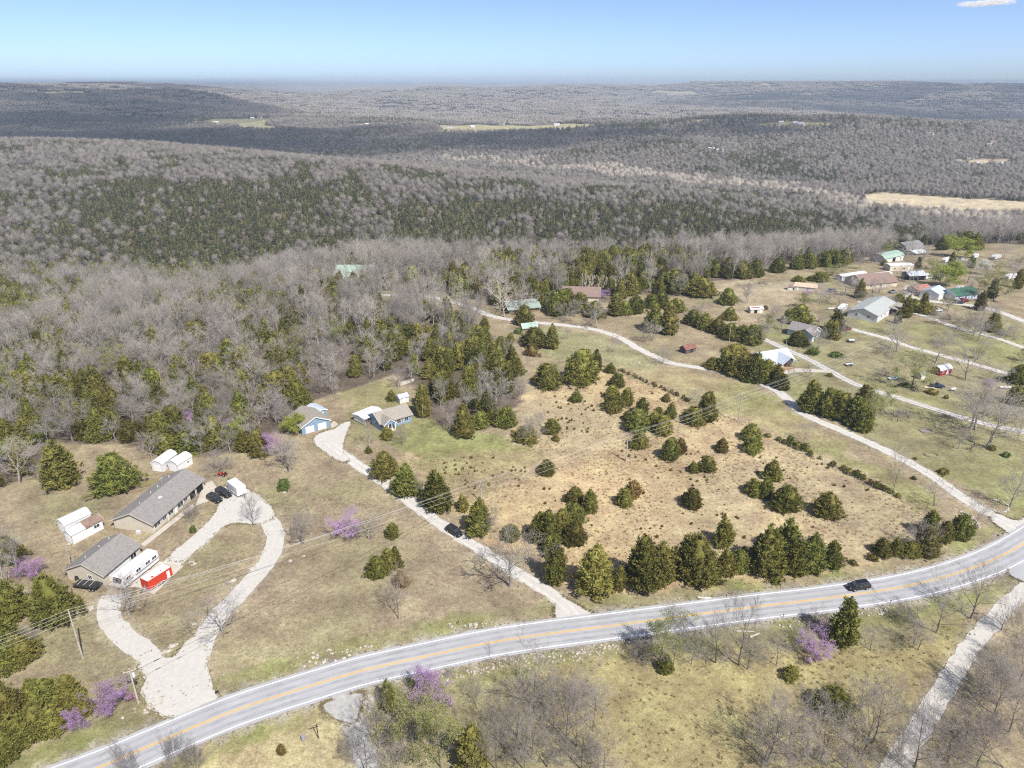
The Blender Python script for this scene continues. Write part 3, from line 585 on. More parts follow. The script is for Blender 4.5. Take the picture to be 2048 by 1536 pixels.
# bare, budding and blossoming trees
from_crop('bare_brown', [(1325,40,385,340,'bare'),(620,290,590,130),(1470,740,1150,300),(1370,1050,1345,230),(1680,960,1375,250),(1465,1150,1480,200),(1850,1010,1305,200),(1240,1150,1540,200),(1100,950,1112,150,'bare_shrub'),(500,1050,1410,200),(720,1060,1500,300,'budding'),(890,1080,1530,290,'budding'),(330,1330,1480,180,'bare_shrub'),(810,950,1112,225,'redbud'),(1560,1260,1530,220,'bare_brown'),(1780,1250,1540,220,'bare_brown'),(1930,1330,1560,200,'bare_brown'),(1300,1130,1420,230),(1420,1230,1540,220),(1600,1040,1330,200),(1750,1080,1400,210),(1150,1280,1540,180),(420,1280,1560,200),(600,1330,1560,260,'bare_shrub'),(1380,1330,1500,170,'bare_shrub'),(1650,1360,1520,200,'bare_shrub'),(1830,1350,1510,190,'bare_shrub'),(1520,950,1130,160),(950,900,960,90,'bare_shrub'),(1100,1380,1560,150,'bare_shrub')], *c4)
from_crop('bare_brown', [(1210,800,1218,300,'bare_brown'),(1060,830,1202,260,'bare_brown'),(790,880,1252,200,'bare_brown'),(700,850,1185,240,'budding'),(905,1050,1212,120),(1265,1050,1242,200,'bare_brown'),(1450,1000,1217,150,'bare_brown'),(1690,1010,1192,180,'redbud'),(1720,880,1000,190,'bare_shrub'),(1330,1050,1200,150,'bare_shrub'),(170,1300,1510,250),(300,1330,1510,200),(1980,1280,1510,200),(560,1060,1200,180,'bare_shrub'),(640,1040,1190,160,'bare_shrub'),(980,1040,1180,150,'bare_shrub'),(1600,960,1060,160,'bare_shrub')], *c6)
from_crop('bare_brown', [(960,680,858,130),(930,690,838,90),(1065,440,760,230,'bare_brown'),(1262,370,680,230,'bare_brown'),(690,720,862,120),(100,1080,1505,300),(640,1080,1460,280),(700,1000,1390,250,'bare_brown'),(930,1100,1560,260,'bare_brown'),(1230,1130,1400,260,'bare_brown'),(1330,840,1120,330,'bare_shrub'),(1530,530,780,180,'bare_shrub'),(1440,600,745,110,'bare_brown'),(1560,1150,1600,240),(300,1250,1560,280,'bare_shrub'),(480,1400,1600,260,'bare_shrub'),(1420,870,1180,240,'bare_shrub'),(1350,1180,1420,260,'bare_shrub'),(1180,1400,1580,220,'bare_shrub'),(940,90,285,200,'bare_shrub'),(320,190,380,120,'bare_shrub'),(780,1350,1560,200,'bare_shrub'),(1500,700,960,200,'bare_shrub'),(1270,0,190,130,'bare_brown'),(880,590,700,150,'bare_shrub'),(230,1120,1420,260),(60,1230,1530,240),(400,1180,1500,260),(560,1260,1540,240),(860,1280,1540,180,'bare_shrub'),(1130,1230,1500,200),(1400,950,1230,240),(1480,1050,1330,230),(1300,1290,1540,230),(1540,800,1050,180),(150,1400,1580,260,'bare_shrub'),(640,1420,1600,260,'bare_shrub'),(1000,1420,1600,200,'bare_shrub')], *c7)
from_crop('bare', [(1045,960,1275,130,'bare_brown'),(1345,1170,1360,170,'bare_brown'),(1900,1060,1368,180),(395,750,905,110),(1610,480,800,260),(1650,520,805,300),(1730,590,935,350),(1950,640,885,170),(1525,780,945,150),(900,560,735,150,'budding'),(960,470,690,180,'budding'),(1190,260,495,300,'budding'),(1360,110,312,200),(1580,200,438,230),(1815,330,452,140),(1075,30,232,190),(1000,160,252,180,'bare_shrub'),(975,330,412,100,'bare_shrub'),(290,300,462,60),(500,90,212,100),(420,310,415,80,'bare_shrub'),(700,0,120,80,'bare_brown'),(1590,-60,90,90),(1450,40,190,120),(1750,450,600,240),(1860,600,740,220)], *c8)
from_crop('bare', [(1620,720,928,130,'bare_brown'),(1945,860,1052,140),(1235,740,905,150,'bare_shrub'),(1410,420,602,220,'bare_shrub'),(975,330,512,130),(1395,190,398,220),(465,130,392,260),(1105,100,322,280),(1850,380,582,200),(120,350,660,250),(250,520,650,150),(110,900,1230,180),(30,1050,1350,160),(1530,260,402,110,'willow'),(1880,240,342,130,'willow'),(1815,640,720,90,'green_bush'),(205,1150,1272,150,'redbud'),(1750,350,485,100,'redbud'),(1215,200,300,80,'redbud'),(1510,110,190,70,'redbud'),(1770,95,180,90,'redbud'),(1480,250,330,70,'redbud'),(1235,935,985,60,'green_bush')], *c1)
from_crop('bare', [(830,150,432,210),(1425,280,525,300),(725,860,1015,205,'redbud'),(490,1045,1165,112,'redbud'),(430,885,990,120,'redbud'),(830,1200,1500,220,'bare_shrub'),(1130,1140,1420,160,'bare_shrub'),(1260,1180,1420,150,'bare_shrub'),(200,470,620,120,'bare_shrub')], *c2)
from_crop('bare', [(655,430,642,100),(895,490,617,110,'bare_brown'),(180,1080,1347,150),(650,1120,1312,170),(485,1130,1312,200,'redbud'),(1250,320,525,180),(1010,850,985,100,'bare_shrub'),(30,870,960,90,'green_bush'),(650,630,690,60,'bush'),(865,60,195,130),(1550,1040,1260,140,'bare_shrub'),(1810,380,600,160,'bare_shrub'),(60,560,800,140),(30,280,480,150)], *c3)
from_crop('bare', [(600,600,680,50),(915,650,765,70),(1245,740,845,130,'bare_brown'),(1140,550,705,90),(575,440,560,110),(800,420,600,150),(1825,300,430,80,'bare_brown'),(835,340,402,80,'redbud'),(170,300,525,190,'pale'),(300,330,500,160,'pale'),(640,400,520,100),(1470,1010,1110,110,'bare_shrub'),(395,1150,1330,160,'bare_shrub'),(1500,420,500,160,'bare_shrub'),(1180,560,690,100)], *cb)
from_crop('cedar', [(250,200,330,150),(330,230,335,110),(480,255,350,110),(560,235,335,120,'budding'),(720,190,345,170,'bare'),(900,180,330,120),(1060,180,325,140,'bare'),(1500,250,480,220,'pale'),(1640,310,500,200,'bare'),(1240,240,400,100),(1400,150,290,200,'budding'),(1600,170,300,200,'budding'),(1800,130,300,200,'bare'),(620,260,380,120,'green_bush'),(1950,330,470,140),(1880,350,520,130)], 3.413, 560, 480)
from_crop('poplar', [(700+22*k, 215+(k % 3)*8+k*3, 350+(k % 2)*12+k, 38) for k in range(15)], *cb, group='row of pale poplar saplings', label='slender pale bare sapling in the dense row behind the brown-roofed house')
from_crop('bare', [(45,390,530,90),(575,380,530,130),(715,420,545,90,'bare_brown'),(450,450,560,110,'budding'),(240,530,640,120,'bare_shrub'),(580,600,700,90,'bare_shrub'),(560,700,880,120),(150,640,830,130),(1480,250,420,200,'willow'),(1560,55,192,160,'willow'),(1060,95,200,140,'budding'),(660,250,320,140,'budding'),(1750,220,322,85,'blossom'),(1830,270,515,190,'budding'),(950,380,470,150,'bare_brown'),(820,380,480,110,'bare_brown'),(760,320,470,120),(1310,110,230,100),(480,430,470,60,'redbud'),(1640,250,380,130,'bare_brown'),(1690,560,740,120),(1180,420,500,90),(1900,90,210,120),(2030,150,330,110),(1800,1085,1120,70,'redbud'),(1400,560,640,100,'bare_shrub'),(1550,580,680,120,'bare_shrub'),(1920,690,770,110,'bare_shrub'),(860,430,500,120,'bare_shrub'),(930,450,520,110,'bare_shrub'),(1010,480,540,110,'bare_shrub'),(1080,470,560,100),(1450,600,680,110,'bare_shrub'),(1620,640,720,110,'bare_shrub'),(1720,680,750,100,'bare_shrub'),(1850,700,780,110,'bare_shrub'),(1000,360,460,130),(1250,390,470,90),(1380,200,330,110,'budding'),(1580,200,300,110),(1720,330,430,100,'budding'),(1950,250,380,120),(300,620,720,110),(700,660,790,90),(880,80,230,140),(980,110,240,130),(1240,80,190,110),(1170,120,210,100),(620,420,520,100,'bare_shrub'),(200,600,720,110,'budding')], *c1b)

# ------------------------------------------------------------------ woods: the nearest trees as things, the rest as two masses
def jgrid(y0, y1, cell, seed, amax=.86):
    rs = np.random.RandomState(seed); gx, gy = np.meshgrid(np.arange(-amax*y1-30, amax*y1+30, cell), np.arange(y0, y1, cell))
    x = gx.ravel()+(rs.rand(gx.size)-.5)*cell*1.1; y = gy.ravel()+(rs.rand(gx.size)-.5)*cell*1.1
    k = (np.abs(x) < amax*y+25) & (y >= y0) & (y < y1); return x[k], y[k]
def seen(x, y, top):
    """drop trees wholly sunk behind the crests (with a wide margin)"""
    ay = np.exp(np.linspace(math.log(100), math.log(9000), 260)); aa = np.linspace(-.9, .9, 91)
    S = np.array([(Zf(a*ay, ay)-CAM_H)/ay for a in aa]); Hm = np.maximum.accumulate(S, axis=1)
    i = np.clip(((x/y+.9)/1.8*90).round().astype(int), 0, 90); j = np.clip(np.searchsorted(ay, y*.97)-1, 0, 259)
    return (Zf(x, y)+top-CAM_H)/y >= Hm[i, j]
def clear_of_fields(x, y):
    k = np.ones(len(x), bool)
    for poly, c in FARW: k &= ~inside(x, y, poly)
    return k
KEEP_OUT = []
def far_mesh_bare(seed, n, m, H=12., W=9., wid=.1):
    rs = np.random.RandomState(seed); V = []; Fc = []
    f = rs.rand(n)*6.283; el = np.arcsin(np.clip(rs.rand(n)*.85+.15, 0, 1)); rr = .75+.25*rs.rand(n)
    c0 = np.array([0, 0, H*.38]); base = c0+rs.normal(size=(n, 3))*np.array([W*.1, W*.1, H*.06])
    tip = np.stack([np.cos(f)*np.cos(el)*W*.52*rr, np.sin(f)*np.cos(el)*W*.52*rr, H*.38+np.sin(el)*H*.6*rr], 1)+rs.normal(size=(n, 3))*.3
    base = base*.45+(c0+(tip-c0)*.45)*.55
    base[:n//5] = np.array([0, 0, H*.15]); 
    d = tip-base; s_ = np.cross(d, rs.normal(size=(n, 3))); s_ /= np.linalg.norm(s_, axis=1)[:, None]; s2 = np.cross(d, s_); s2 /= np.linalg.norm(s2, axis=1)[:, None]
    w = (wid*(.6+.8*rs.rand(n)))[:, None]
    V = np.stack([base+s_*w, base-s_*w*.5+s2*w*.8, base-s_*w*.5-s2*w*.8, tip], 1).reshape(-1, 3); o = np.arange(n)[:, None]*4
    Fc = np.concatenate([o+np.array([[0, 1, 3]]), o+np.array([[1, 2, 3]]), o+np.array([[2, 0, 3]])])
    b = MB(); b.tube((0, 0, -1), (0, 0, H*.55), .2, .08, m, 4, False); tv = np.array(b.v); tf = np.array(b.f)
    tf = np.concatenate([tf[:, [0, 1, 2]], tf[:, [0, 2, 3]]])+len(V)
    return raw_mesh('far_crown', np.concatenate([V, tv]), np.concatenate([Fc, tf]), [m])
def source(me): return bpy.data.objects.new('tree_shape', me)
def scatter(name, label, cat, xyz, scl, sources, seed):
    n = len(xyz); rs = np.random.RandomState(seed)
    me = bpy.data.meshes.new(name); me.vertices.add(n); me.vertices.foreach_set('co', np.asarray(xyz, np.float32).ravel())
    a = me.attributes.new('rot', 'FLOAT', 'POINT'); a.data.foreach_set('value', (rs.rand(n)*6.283).astype(np.float32))
    a = me.attributes.new('scl', 'FLOAT_VECTOR', 'POINT'); a.data.foreach_set('vector', np.asarray(scl, np.float32).ravel())
    a = me.attributes.new('idx', 'INT', 'POINT'); a.data.foreach_set('value', rs.randint(0, len(sources), n).astype(np.int32))
    o = link(name, me); tag(o, label, cat); o['kind'] = 'stuff'
    g = bpy.data.node_groups.new(name, 'GeometryNodeTree'); g.interface.new_socket('Geometry', in_out='INPUT', socket_type='NodeSocketGeometry'); g.interface.new_socket('Geometry', in_out='OUTPUT', socket_type='NodeSocketGeometry')
    N = g.nodes; L = g.links; gi = N.new('NodeGroupInput'); go = N.new('NodeGroupOutput'); ip = N.new('GeometryNodeInstanceOnPoints'); jn = N.new('GeometryNodeJoinGeometry')
    for s_ in sources:
        oi = N.new('GeometryNodeObjectInfo'); oi.inputs[0].default_value = s_; oi.inputs['As Instance'].default_value = True; L.new(oi.outputs['Geometry'], jn.inputs[0])
    def attr(nm, ty):
        q = N.new('GeometryNodeInputNamedAttribute'); q.data_type = ty; q.inputs[0].default_value = nm; return q.outputs[0]
    cx = N.new('ShaderNodeCombineXYZ'); L.new(attr('rot', 'FLOAT'), cx.inputs[2])
    er = N.new('FunctionNodeEulerToRotation'); L.new(cx.outputs[0], er.inputs[0])
    L.new(gi.outputs[0], ip.inputs['Points']); L.new(jn.outputs[0], ip.inputs['Instance']); ip.inputs['Pick Instance'].default_value = True
    L.new(attr('idx', 'INT'), ip.inputs['Instance Index']); L.new(er.outputs[0], ip.inputs['Rotation']); L.new(attr('scl', 'FLOAT_VECTOR'), ip.inputs['Scale']); L.new(ip.outputs[0], go.inputs[0])
    md = o.modifiers.new('scatter', 'NODES'); md.node_group = g
    return o
def joined(tr, cr):
    """one mesh of trunk and crown for the distant mass"""
    bm = bmesh.new(); bm.from_mesh(cr); n = len(bm.faces); bm.from_mesh(tr); me = bpy.data.meshes.new('tree_shape')
    mats = list(cr.materials)+[tr.materials[0]]; bm.faces.ensure_lookup_table()
    for f in bm.faces[n:]: f.material_index = len(mats)-1
    bm.to_mesh(me); bm.free()
    for m in mats: me.materials.append(m)
    return me
def woods():
    W = {'bare': [], 'cedar': [], 'pale': []}; rs = np.random.RandomState(3)
    # near woods
    x, y = jgrid(120, 640, 5.7, 11); k = ~inside(x, y, OPEN); k &= ~((y < 175) & (x > -100)); k &= near_line(x, y, GL['gravel_lane'][0]+np.array([0, -4.])) > 9; x = x[k]; y = y[k]
    for cx_, cy_, r_ in KEEP_OUT:
        k = (x-cx_)**2+(y-cy_)**2 > r_*r_; x = x[k]; y = y[k]
    keep = rs.rand(len(x)) < .82+.4*(fbm(x/30, y/30, 2)-.5)
    x = x[keep]; y = y[keep]; ced = rs.rand(len(x)) < cedar_share(x, y); k = seen(x, y, 20); x = x[k]; y = y[k]; ced = ced[k]
    order = np.argsort(y); nb = nc = 0; lastb = []
    near_b = near_c = 0
    for i in order:
        p = (x[i], y[i], Z(x[i], y[i])); k_ = 'cedar' if ced[i] else 'bare'
        if k_ == 'cedar': H = rs.uniform(6, 11.5); Wd = H*rs.uniform(.5, .78)
        else: H = rs.uniform(8, 13.5); Wd = H*rs.uniform(.6, .95)
        u, v = px((p[0], p[1], p[2]+H*.6)); inv = -40 < u < 2090 and v < 1560
        if inv and k_ == 'cedar' and near_c < 90:
            near_c += 1; plant('cedar', p, H, Wd, 'dark green cedar among grey bare trees in the near woods', 'cedars of the near woods'); continue
        if inv and k_ == 'bare' and near_b < 215:
            near_b += 1; 
            if rs.rand() < .1: plant('budding', p, H*.85, Wd, 'tree hazed with yellow-green buds inside the near woods', 'budding trees of the near woods')
            else: plant('bare' if rs.rand() < .85 else 'bare_brown', p, H, Wd, 'grey leafless tree in the near woods left and behind houses', 'bare trees of the near woods')
            continue
        W[k_].append((*p, Wd, H))
        if rs.rand() < .012 and k_ == 'bare': W['pale'].append((*p, Wd*1.05, H*1.15))
    A = {k: np.array(v) for k, v in W.items()}
    cb_ = TEMPL['bare']; cc_ = TEMPL['cedar']
    scatter('bare_woodland', 'grey leafless woodland on the slope behind the nearest trees', 'woodland', A['bare'][:, :3], np.column_stack([A['bare'][:, 3]/9.5, A['bare'][:, 3]/9.5, A['bare'][:, 4]/12]), [source(joined(t[0], t[1])) for t in cb_[:5]], 1)
    scatter('cedar_woodland', 'dark cedar stands scattered through the wooded slope', 'woodland', A['cedar'][:, :3], np.column_stack([A['cedar'][:, 3]/4.6]*2+[A['cedar'][:, 4]/7]), [source(t[1]) for t in cc_[:4]], 2)
    scatter('pale_trees', 'pale sycamores standing out of the grey woods', 'woodland', A['pale'][:, :3], np.column_stack([A['pale'][:, 3]/11]*2+[A['pale'][:, 4]/14]), [source(joined(t[0], t[1])) for t in TEMPL['pale']], 3)
    # middle and far woods
    lowb = [source(far_mesh_bare(200+i, 190, M_TWIGF, wid=.085)) for i in range(5)]; lowp = [source(far_mesh_bare(220+i, 130, M_PALE2, wid=.09)) for i in range(2)]
    lowc = [source(cedar_template(230+i, 8, 2.6, 46, 6, M_CEDF, 1.15, .7)) for i in range(4)]
    fb = [source(far_mesh_bare(240+i, 70, M_TWIGF, wid=.17)) for i in range(4)]; fc = [source(cedar_template(250+i, 8, 2.8, 16, 5, M_CEDF, 1.9, .7)) for i in range(3)]
    for nm, y0, y1, cell, sb, scd, seed in [('hill_woods', 640, 1500, 6.8, lowb, lowc, 21), ('valley_woods', 1500, 2750, 9.4, fb, fc, 22)]:
        x, y = jgrid(y0, y1, cell, seed); k = clear_of_fields(x, y) & seen(x, y, 26); x = x[k]; y = y[k]
        k = rs.rand(len(x)) < .95; x = x[k]; y = y[k]; z = Zf(x, y); ced = rs.rand(len(x)) < cedar_share(x, y)
        a = x/y; creek = (~ced) & (np.abs(y-(1560-1000*np.clip(a, -.1, .6))+(fbm(x/60, y/60, 2)-.5)*160) < 42) & (a > -.1) & (rs.rand(len(x)) < .45)
        b = (~ced) & ~creek; n = b.sum(); h = .8+.45*rs.rand(n); ww = h*(.85+.35*rs.rand(n))
        if seed == 22: ww *= 1.2
        print(nm, len(x), ced.sum(), creek.sum())
        scatter('bare_'+nm, 'grey leafless woodland covering the '+('hill across the valley' if seed == 21 else 'far valley sides'), 'woodland', np.column_stack([x[b], y[b], z[b]]), np.column_stack([ww, ww, h]), sb, seed)
        n = ced.sum(); h = .75+.5*rs.rand(n); ww = h*(.9+.4*rs.rand(n))
        if seed == 22: ww *= 1.2
        scatter('cedar_'+nm, 'dark cedar woods on the '+('lower flank of the hill across the valley' if seed == 21 else 'far valley sides'), 'woodland', np.column_stack([x[ced], y[ced], z[ced]]), np.column_stack([ww, ww, h]), scd, seed+5)
        n = creek.sum()
        if n > 4:
            h = 1.0+.45*rs.rand(n); scatter('creek_trees', 'pale sycamores along the creek in the valley bottom' if seed == 21 else 'pale sycamores farther up the valley bottom', 'woodland', np.column_stack([x[creek], y[creek], z[creek]]), np.column_stack([h, h, h]), lowp, seed+9)
    # far hills: patches of canopy
    def patch(seed, share):
        r = np.random.RandomState(seed); VV = []; FF = []; mi = []; o = 0
        for i in range(34):
            cx, cyy = (r.rand(2)-.5)*56; c = r.rand() < share; H = 8+5*r.rand()
            n = 10; f = np.arange(n)*6.283/n; prof_ = [(.1, .25), (.45, 1.0), (.8, .7), (1.0, .12)] if not c else [(.05, .8), (.4, .8), (.75, .42), (1.0, .05)]
            W_ = 5.4 if not c else 3.4
            for t_, q in prof_:
                rr = W_*q*(.8+.4*r.rand(n)); VV.append(np.stack([cx+np.cos(f)*rr, cyy+np.sin(f)*rr, np.full(n, t_*H)+r.rand(n)*1.2], 1))
            for l in range(3):
                a_ = o+l*n+np.arange(n); b_ = o+l*n+(np.arange(n)+1) % n; FF.append(np.stack([a_, b_, b_+n, a_+n], 1)); mi += [1 if c else 0]*n
            o += 4*n
        return raw_mesh('canopy_patch', np.concatenate(VV), np.concatenate(FF), [M_CANOPY, M_CEDF], mi)
    src = [source(patch(300+i, .1+.2*(i % 3))) for i in range(6)]
    x, y = jgrid(2750, 7200, 46, 31); k = clear_of_fields(x, y) & seen(x, y, 40); k &= ~((fbm(x/420+7, y/260+3, 3) > .64) & (y > 5200)); x = x[k]; y = y[k]; z = Zf(x, y)-.8
    s_ = .9+.3*rs.rand(len(x)); print('patches', len(x))
    scatter('far_hill_woods', 'hazy blue woodland covering the farthest hills', 'woodland', np.column_stack([x, y, z]), np.column_stack([s_, s_, s_]), src, 41)
M_CANOPY = mat('far_canopy', (.23, .2, .17), .95, .05, .3, .4, rnd=.2)

# ------------------------------------------------------------------ buildings
def paint(n, c, **k): return mat(n, c, k.pop('rough', .75), .25, k.pop('var', .07), k.pop('scale', .7), **k)
M_TAN = paint('tan_siding', (.55, .5, .41)); M_TAN2 = paint('beige_siding', (.6, .53, .42)); M_WHITE = paint('white_siding', (.68, .68, .68)); M_TRIM = paint('white_trim', (.8, .8, .8))
M_BLUE = paint('blue_siding', (.2, .29, .39)); M_PBLUE = paint('pale_blue_siding', (.5, .58, .68)); M_GREYS = paint('pale_grey_siding', (.6, .61, .6)); M_BRWN = paint('brown_boards', (.23, .16, .11), var=.2); M_DARKW = paint('weathered_boards', (.1, .09, .09), var=.25)
M_REDW = paint('barn_red_boards', (.3, .03, .04), var=.15); M_GRSH = mat('grey_shingles', (.24, .225, .215), .95, .1, .16, 1.6, detail=6); M_GRSH2 = mat('brown_grey_shingles', (.3, .27, .235), .95, .1, .16, 1.6, detail=6)
M_BRSH = mat('brown_shingles', (.235, .17, .145), .95, .1, .18, 1.5, detail=6); M_GMET = mat('green_metal_roof', (.3, .4, .34), .5, .4, .08, .5); M_DGREEN = mat('dark_green_roof', (.045, .115, .08), .7, .3, .2, .6)
M_WMET = mat('white_metal', (.68, .68, .7), .45, .4, .05, .5); M_BMET = mat('blue_grey_metal', (.47, .52, .6), .45, .4, .07, .5); M_RUST = mat('rusty_metal', (.2, .095, .07), .8, .3, .35, .9); M_BRMET = mat('brown_metal_roof', (.22, .15, .12), .6, .3, .25, 1.0); M_SILV = mat('galvanized_metal', (.6, .62, .64), .4, .5, .15, .6)
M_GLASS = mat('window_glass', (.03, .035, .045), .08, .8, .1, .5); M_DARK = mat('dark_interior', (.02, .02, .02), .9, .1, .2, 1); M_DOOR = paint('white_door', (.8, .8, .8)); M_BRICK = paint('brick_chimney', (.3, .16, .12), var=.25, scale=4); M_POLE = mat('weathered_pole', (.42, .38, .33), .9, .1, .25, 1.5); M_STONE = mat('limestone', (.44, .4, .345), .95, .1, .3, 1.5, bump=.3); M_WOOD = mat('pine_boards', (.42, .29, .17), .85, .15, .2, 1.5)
M_RED = mat('red_paint', (.52, .045, .02), .4, .5, .06, .6); M_BLACK = mat('black_car_paint', (.012, .013, .016), .12, .6, .1, .5); M_TYRE = mat('tyre_rubber', (.02, .02, .02), .9, .1, .2, 2); M_CHROME = mat('bright_metal', (.6, .6, .62), .25, .5, .05, 1, metal=.8); M_LAMPW = mat('headlamp_glass', (.75, .76, .78), .1, .6, .05, 1); M_LAMPR = mat('tail_lamp', (.4, .01, .01), .2, .6, .05, 1)
M_WIRE = mat('wire_metal', (.5, .5, .5), .5, .4, .05, 1); M_BWIRE = mat('black_cable', (.03, .03, .03), .7, .3, .1, 1); M_TARP = mat('black_tarp', (.035, .037, .04), .5, .4, .25, 1.2, bump=.3); M_ORANGE = mat('rust_red_steel', (.4, .1, .05), .7, .3, .25, 1.2); M_GREENP = mat('green_machine_paint', (.04, .22, .05), .5, .4, .1, 1); M_YELP = mat('yellow_machine_paint', (.7, .5, .05), .5, .4, .1, 1)

def frame_of(A, B, depth):
    """place of a footprint from the pixels of its front wall; depth goes to the left of A->B"""
    a = P(*A); b = P(*B); d = (b-a); d.z = 0; L = d.length; d.normalize(); n = Vector((-d.y, d.x, 0)); c = (a+b)/2+n*depth/2
    KEEP_OUT.append((c.x, c.y, max(L, depth)*.55+1.5))
    z = min(Z(*((a+b)/2)[:2]), Z(*c[:2]), Z(a.x, a.y), Z(b.x, b.y)); return Vector((c.x, c.y, z)), math.atan2(d.y, d.x), L
ROOFS = {'gable': [(-.5, 0), (0, 1), (.5, 0)], 'arch': [(-.5, 0), (-.43, .42), (-.26, .8), (0, 1), (.26, .8), (.43, .42), (.5, 0)], 'gambrel': [(-.5, 0), (-.36, .62), (0, 1), (.36, .62), (.5, 0)], 'shed': [(-.5, 0), (.5, 1)], 'low': [(-.5, 0), (0, 1), (.5, 0)]}
def opening(parent, face, L, D, pos, z0, w, h, kind, zb=0):
    """a window or door set into a face: F front (-y), B back, L / R gable ends; one part with its own sub-parts"""
    name = {'w': 'window', 'd': 'door', 'g': 'garage_door', 'o': 'opening', 's': 'sliding_door'}[kind]
    o = bpy.data.objects.new(name, None)
    def box_(nm, x0, x1, y0, y1, z0_, z1_, m, par):
        b = MB(); b.box(x0, x1, y0, y1, z0_, z1_, m); return b.build(nm, par)
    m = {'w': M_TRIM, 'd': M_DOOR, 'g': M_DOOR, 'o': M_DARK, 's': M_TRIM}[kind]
    base = MB()
    if kind in 'ws':
        t = .09
        for q in ((-w/2-t, w/2+t, z0-t, z0), (-w/2-t, w/2+t, z0+h, z0+h+t), (-w/2-t, -w/2, z0, z0+h), (w/2, w/2+t, z0, z0+h), (-.03, .03, z0, z0+h)): base.box(q[0], q[1], -.06, .02, q[2], q[3], m)
    elif kind == 'g':
        nP = 4
        for i in range(nP): base.box(-w/2, w/2, -.05, .02, z0+h*i/nP+.02, z0+h*(i+1)/nP-.02, m)
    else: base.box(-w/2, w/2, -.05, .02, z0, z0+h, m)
    ob = base.build(name, parent)
    if kind in 'ws': box_('pane', -w/2, w/2, -.025, .015, z0, z0+h, M_GLASS, ob)
    if kind == 'd': box_('handle', w/2-.15, w/2-.08, -.09, -.05, z0+h*.45, z0+h*.5, M_CHROME, ob)
    if face == 'F': ob.location = (pos, -D/2, zb)
    elif face == 'B': ob.location = (pos, D/2, zb); ob.rotation_euler[2] = math.pi
    elif face == 'L': ob.location = (-L/2, -pos, zb); ob.rotation_euler[2] = -math.pi/2
    else: ob.location = (L/2, pos, zb); ob.rotation_euler[2] = math.pi/2
    return ob
def shell(par, L, D, h, rh, wm, rm, kind='gable', over=.45, x0=None, y0=0, z0=0, walls=True, gable=None, ribs=0, fascia=M_TRIM):
    """walls with gable ends (part wall) and a roof with thickness (part roof > fascia, ridge)"""
    prof = ROOFS[kind]; x = 0 if x0 is None else x0
    if walls:
        b = MB(); pts = [(y0-D/2, z0-.5), (y0+D/2, z0-.5)]+[(y0+p*D, z0+h+q*rh) for p, q in reversed(prof)]
        b.prism(pts, x-L/2, x+L/2, wm); w = b.build('wall', par)
        if gable is not None:
            g = MB(); gp = [(y0+p*D*.97, z0+h+.05+q*rh*.97) for p, q in prof]; g.prism(gp, x-L/2-.03, x-L/2-.004, gable); g.prism(gp, x+L/2+.004, x+L/2+.03, gable); g.build('gable_board', w)
    b = MB(); up = []; k = over/(D/2)
    for p, q in prof: up.append((y0+p*D*(1+(k if abs(p) == .5 else 0)), z0+h+q*rh-(rh*k*(1.0 if kind in ('gable', 'low', 'shed') else .3) if abs(p) == .5 and not (kind == 'shed' and p > 0) else 0)))
    lo = [(p, q+.03) for p, q in up]; hi = [(p, q+.17) for p, q in up]
    b.prism(lo+hi[::-1], x-L/2-over*.8, x+L/2+over*.8, rm); r = b.build('roof', par)
    if fascia is not None:
        f = MB()
        for e in (-1, 1):
            xe = x+e*(L/2+over*.8); low = [(p, q-.1) for p, q in up]; hi2 = [(p, q+.13) for p, q in up]
            f.prism(low+hi2[::-1], min(xe, xe+e*.05)+.002*e, max(xe, xe+e*.05)+.002*e, fascia)
        f.build('fascia', r)
    if ribs:
        rb = MB(); n = int(L/ribs)
        for i in range(n+1):
            xr = x-L/2+L*i/n; rb.prism([(p, q+.165) for p, q in up]+[(p, q+.2) for p, q in up][::-1], xr-.03, xr+.03, rm)
        rb.build('roof_seam', r)
    return r
def house(name, label, A, B, depth, h, rh, wm, rm, roof='gable', over=.45, opens=(), cat='house', group=None, gable=None, ribs=0, fascia=M_TRIM):
    loc, rz, L = frame_of(A, B, depth); o = thing(name, label, cat, loc, rz, group)
    r = shell(o, L, depth, h, rh, wm, rm, roof, over, gable=gable, ribs=ribs, fascia=fascia)
    for (f, pos, z0, w, hh, k) in opens:
        if f in 'FB': pos = pos*L
        else: pos = pos*depth
        opening(o, f, L, depth, pos, z0, w, hh, k)
    return o, L, r
def boxpart(nm, par, x0, x1, y0, y1, z0, z1, m): b = MB(); b.box(x0, x1, y0, y1, z0, z1, m); return b.build(nm, par)
def tubepart(nm, par, a, b_, r, m, n=8): b = MB(); b.tube(a, b_, r, r, m, n); return b.build(nm, par)
W_ = lambda f, p, z=1.0, w=1.1, h=1.1: (f, p, z, w, h, 'w')
D_ = lambda f, p, w=.95, h=2.05: (f, p, .05, w, h, 'd')
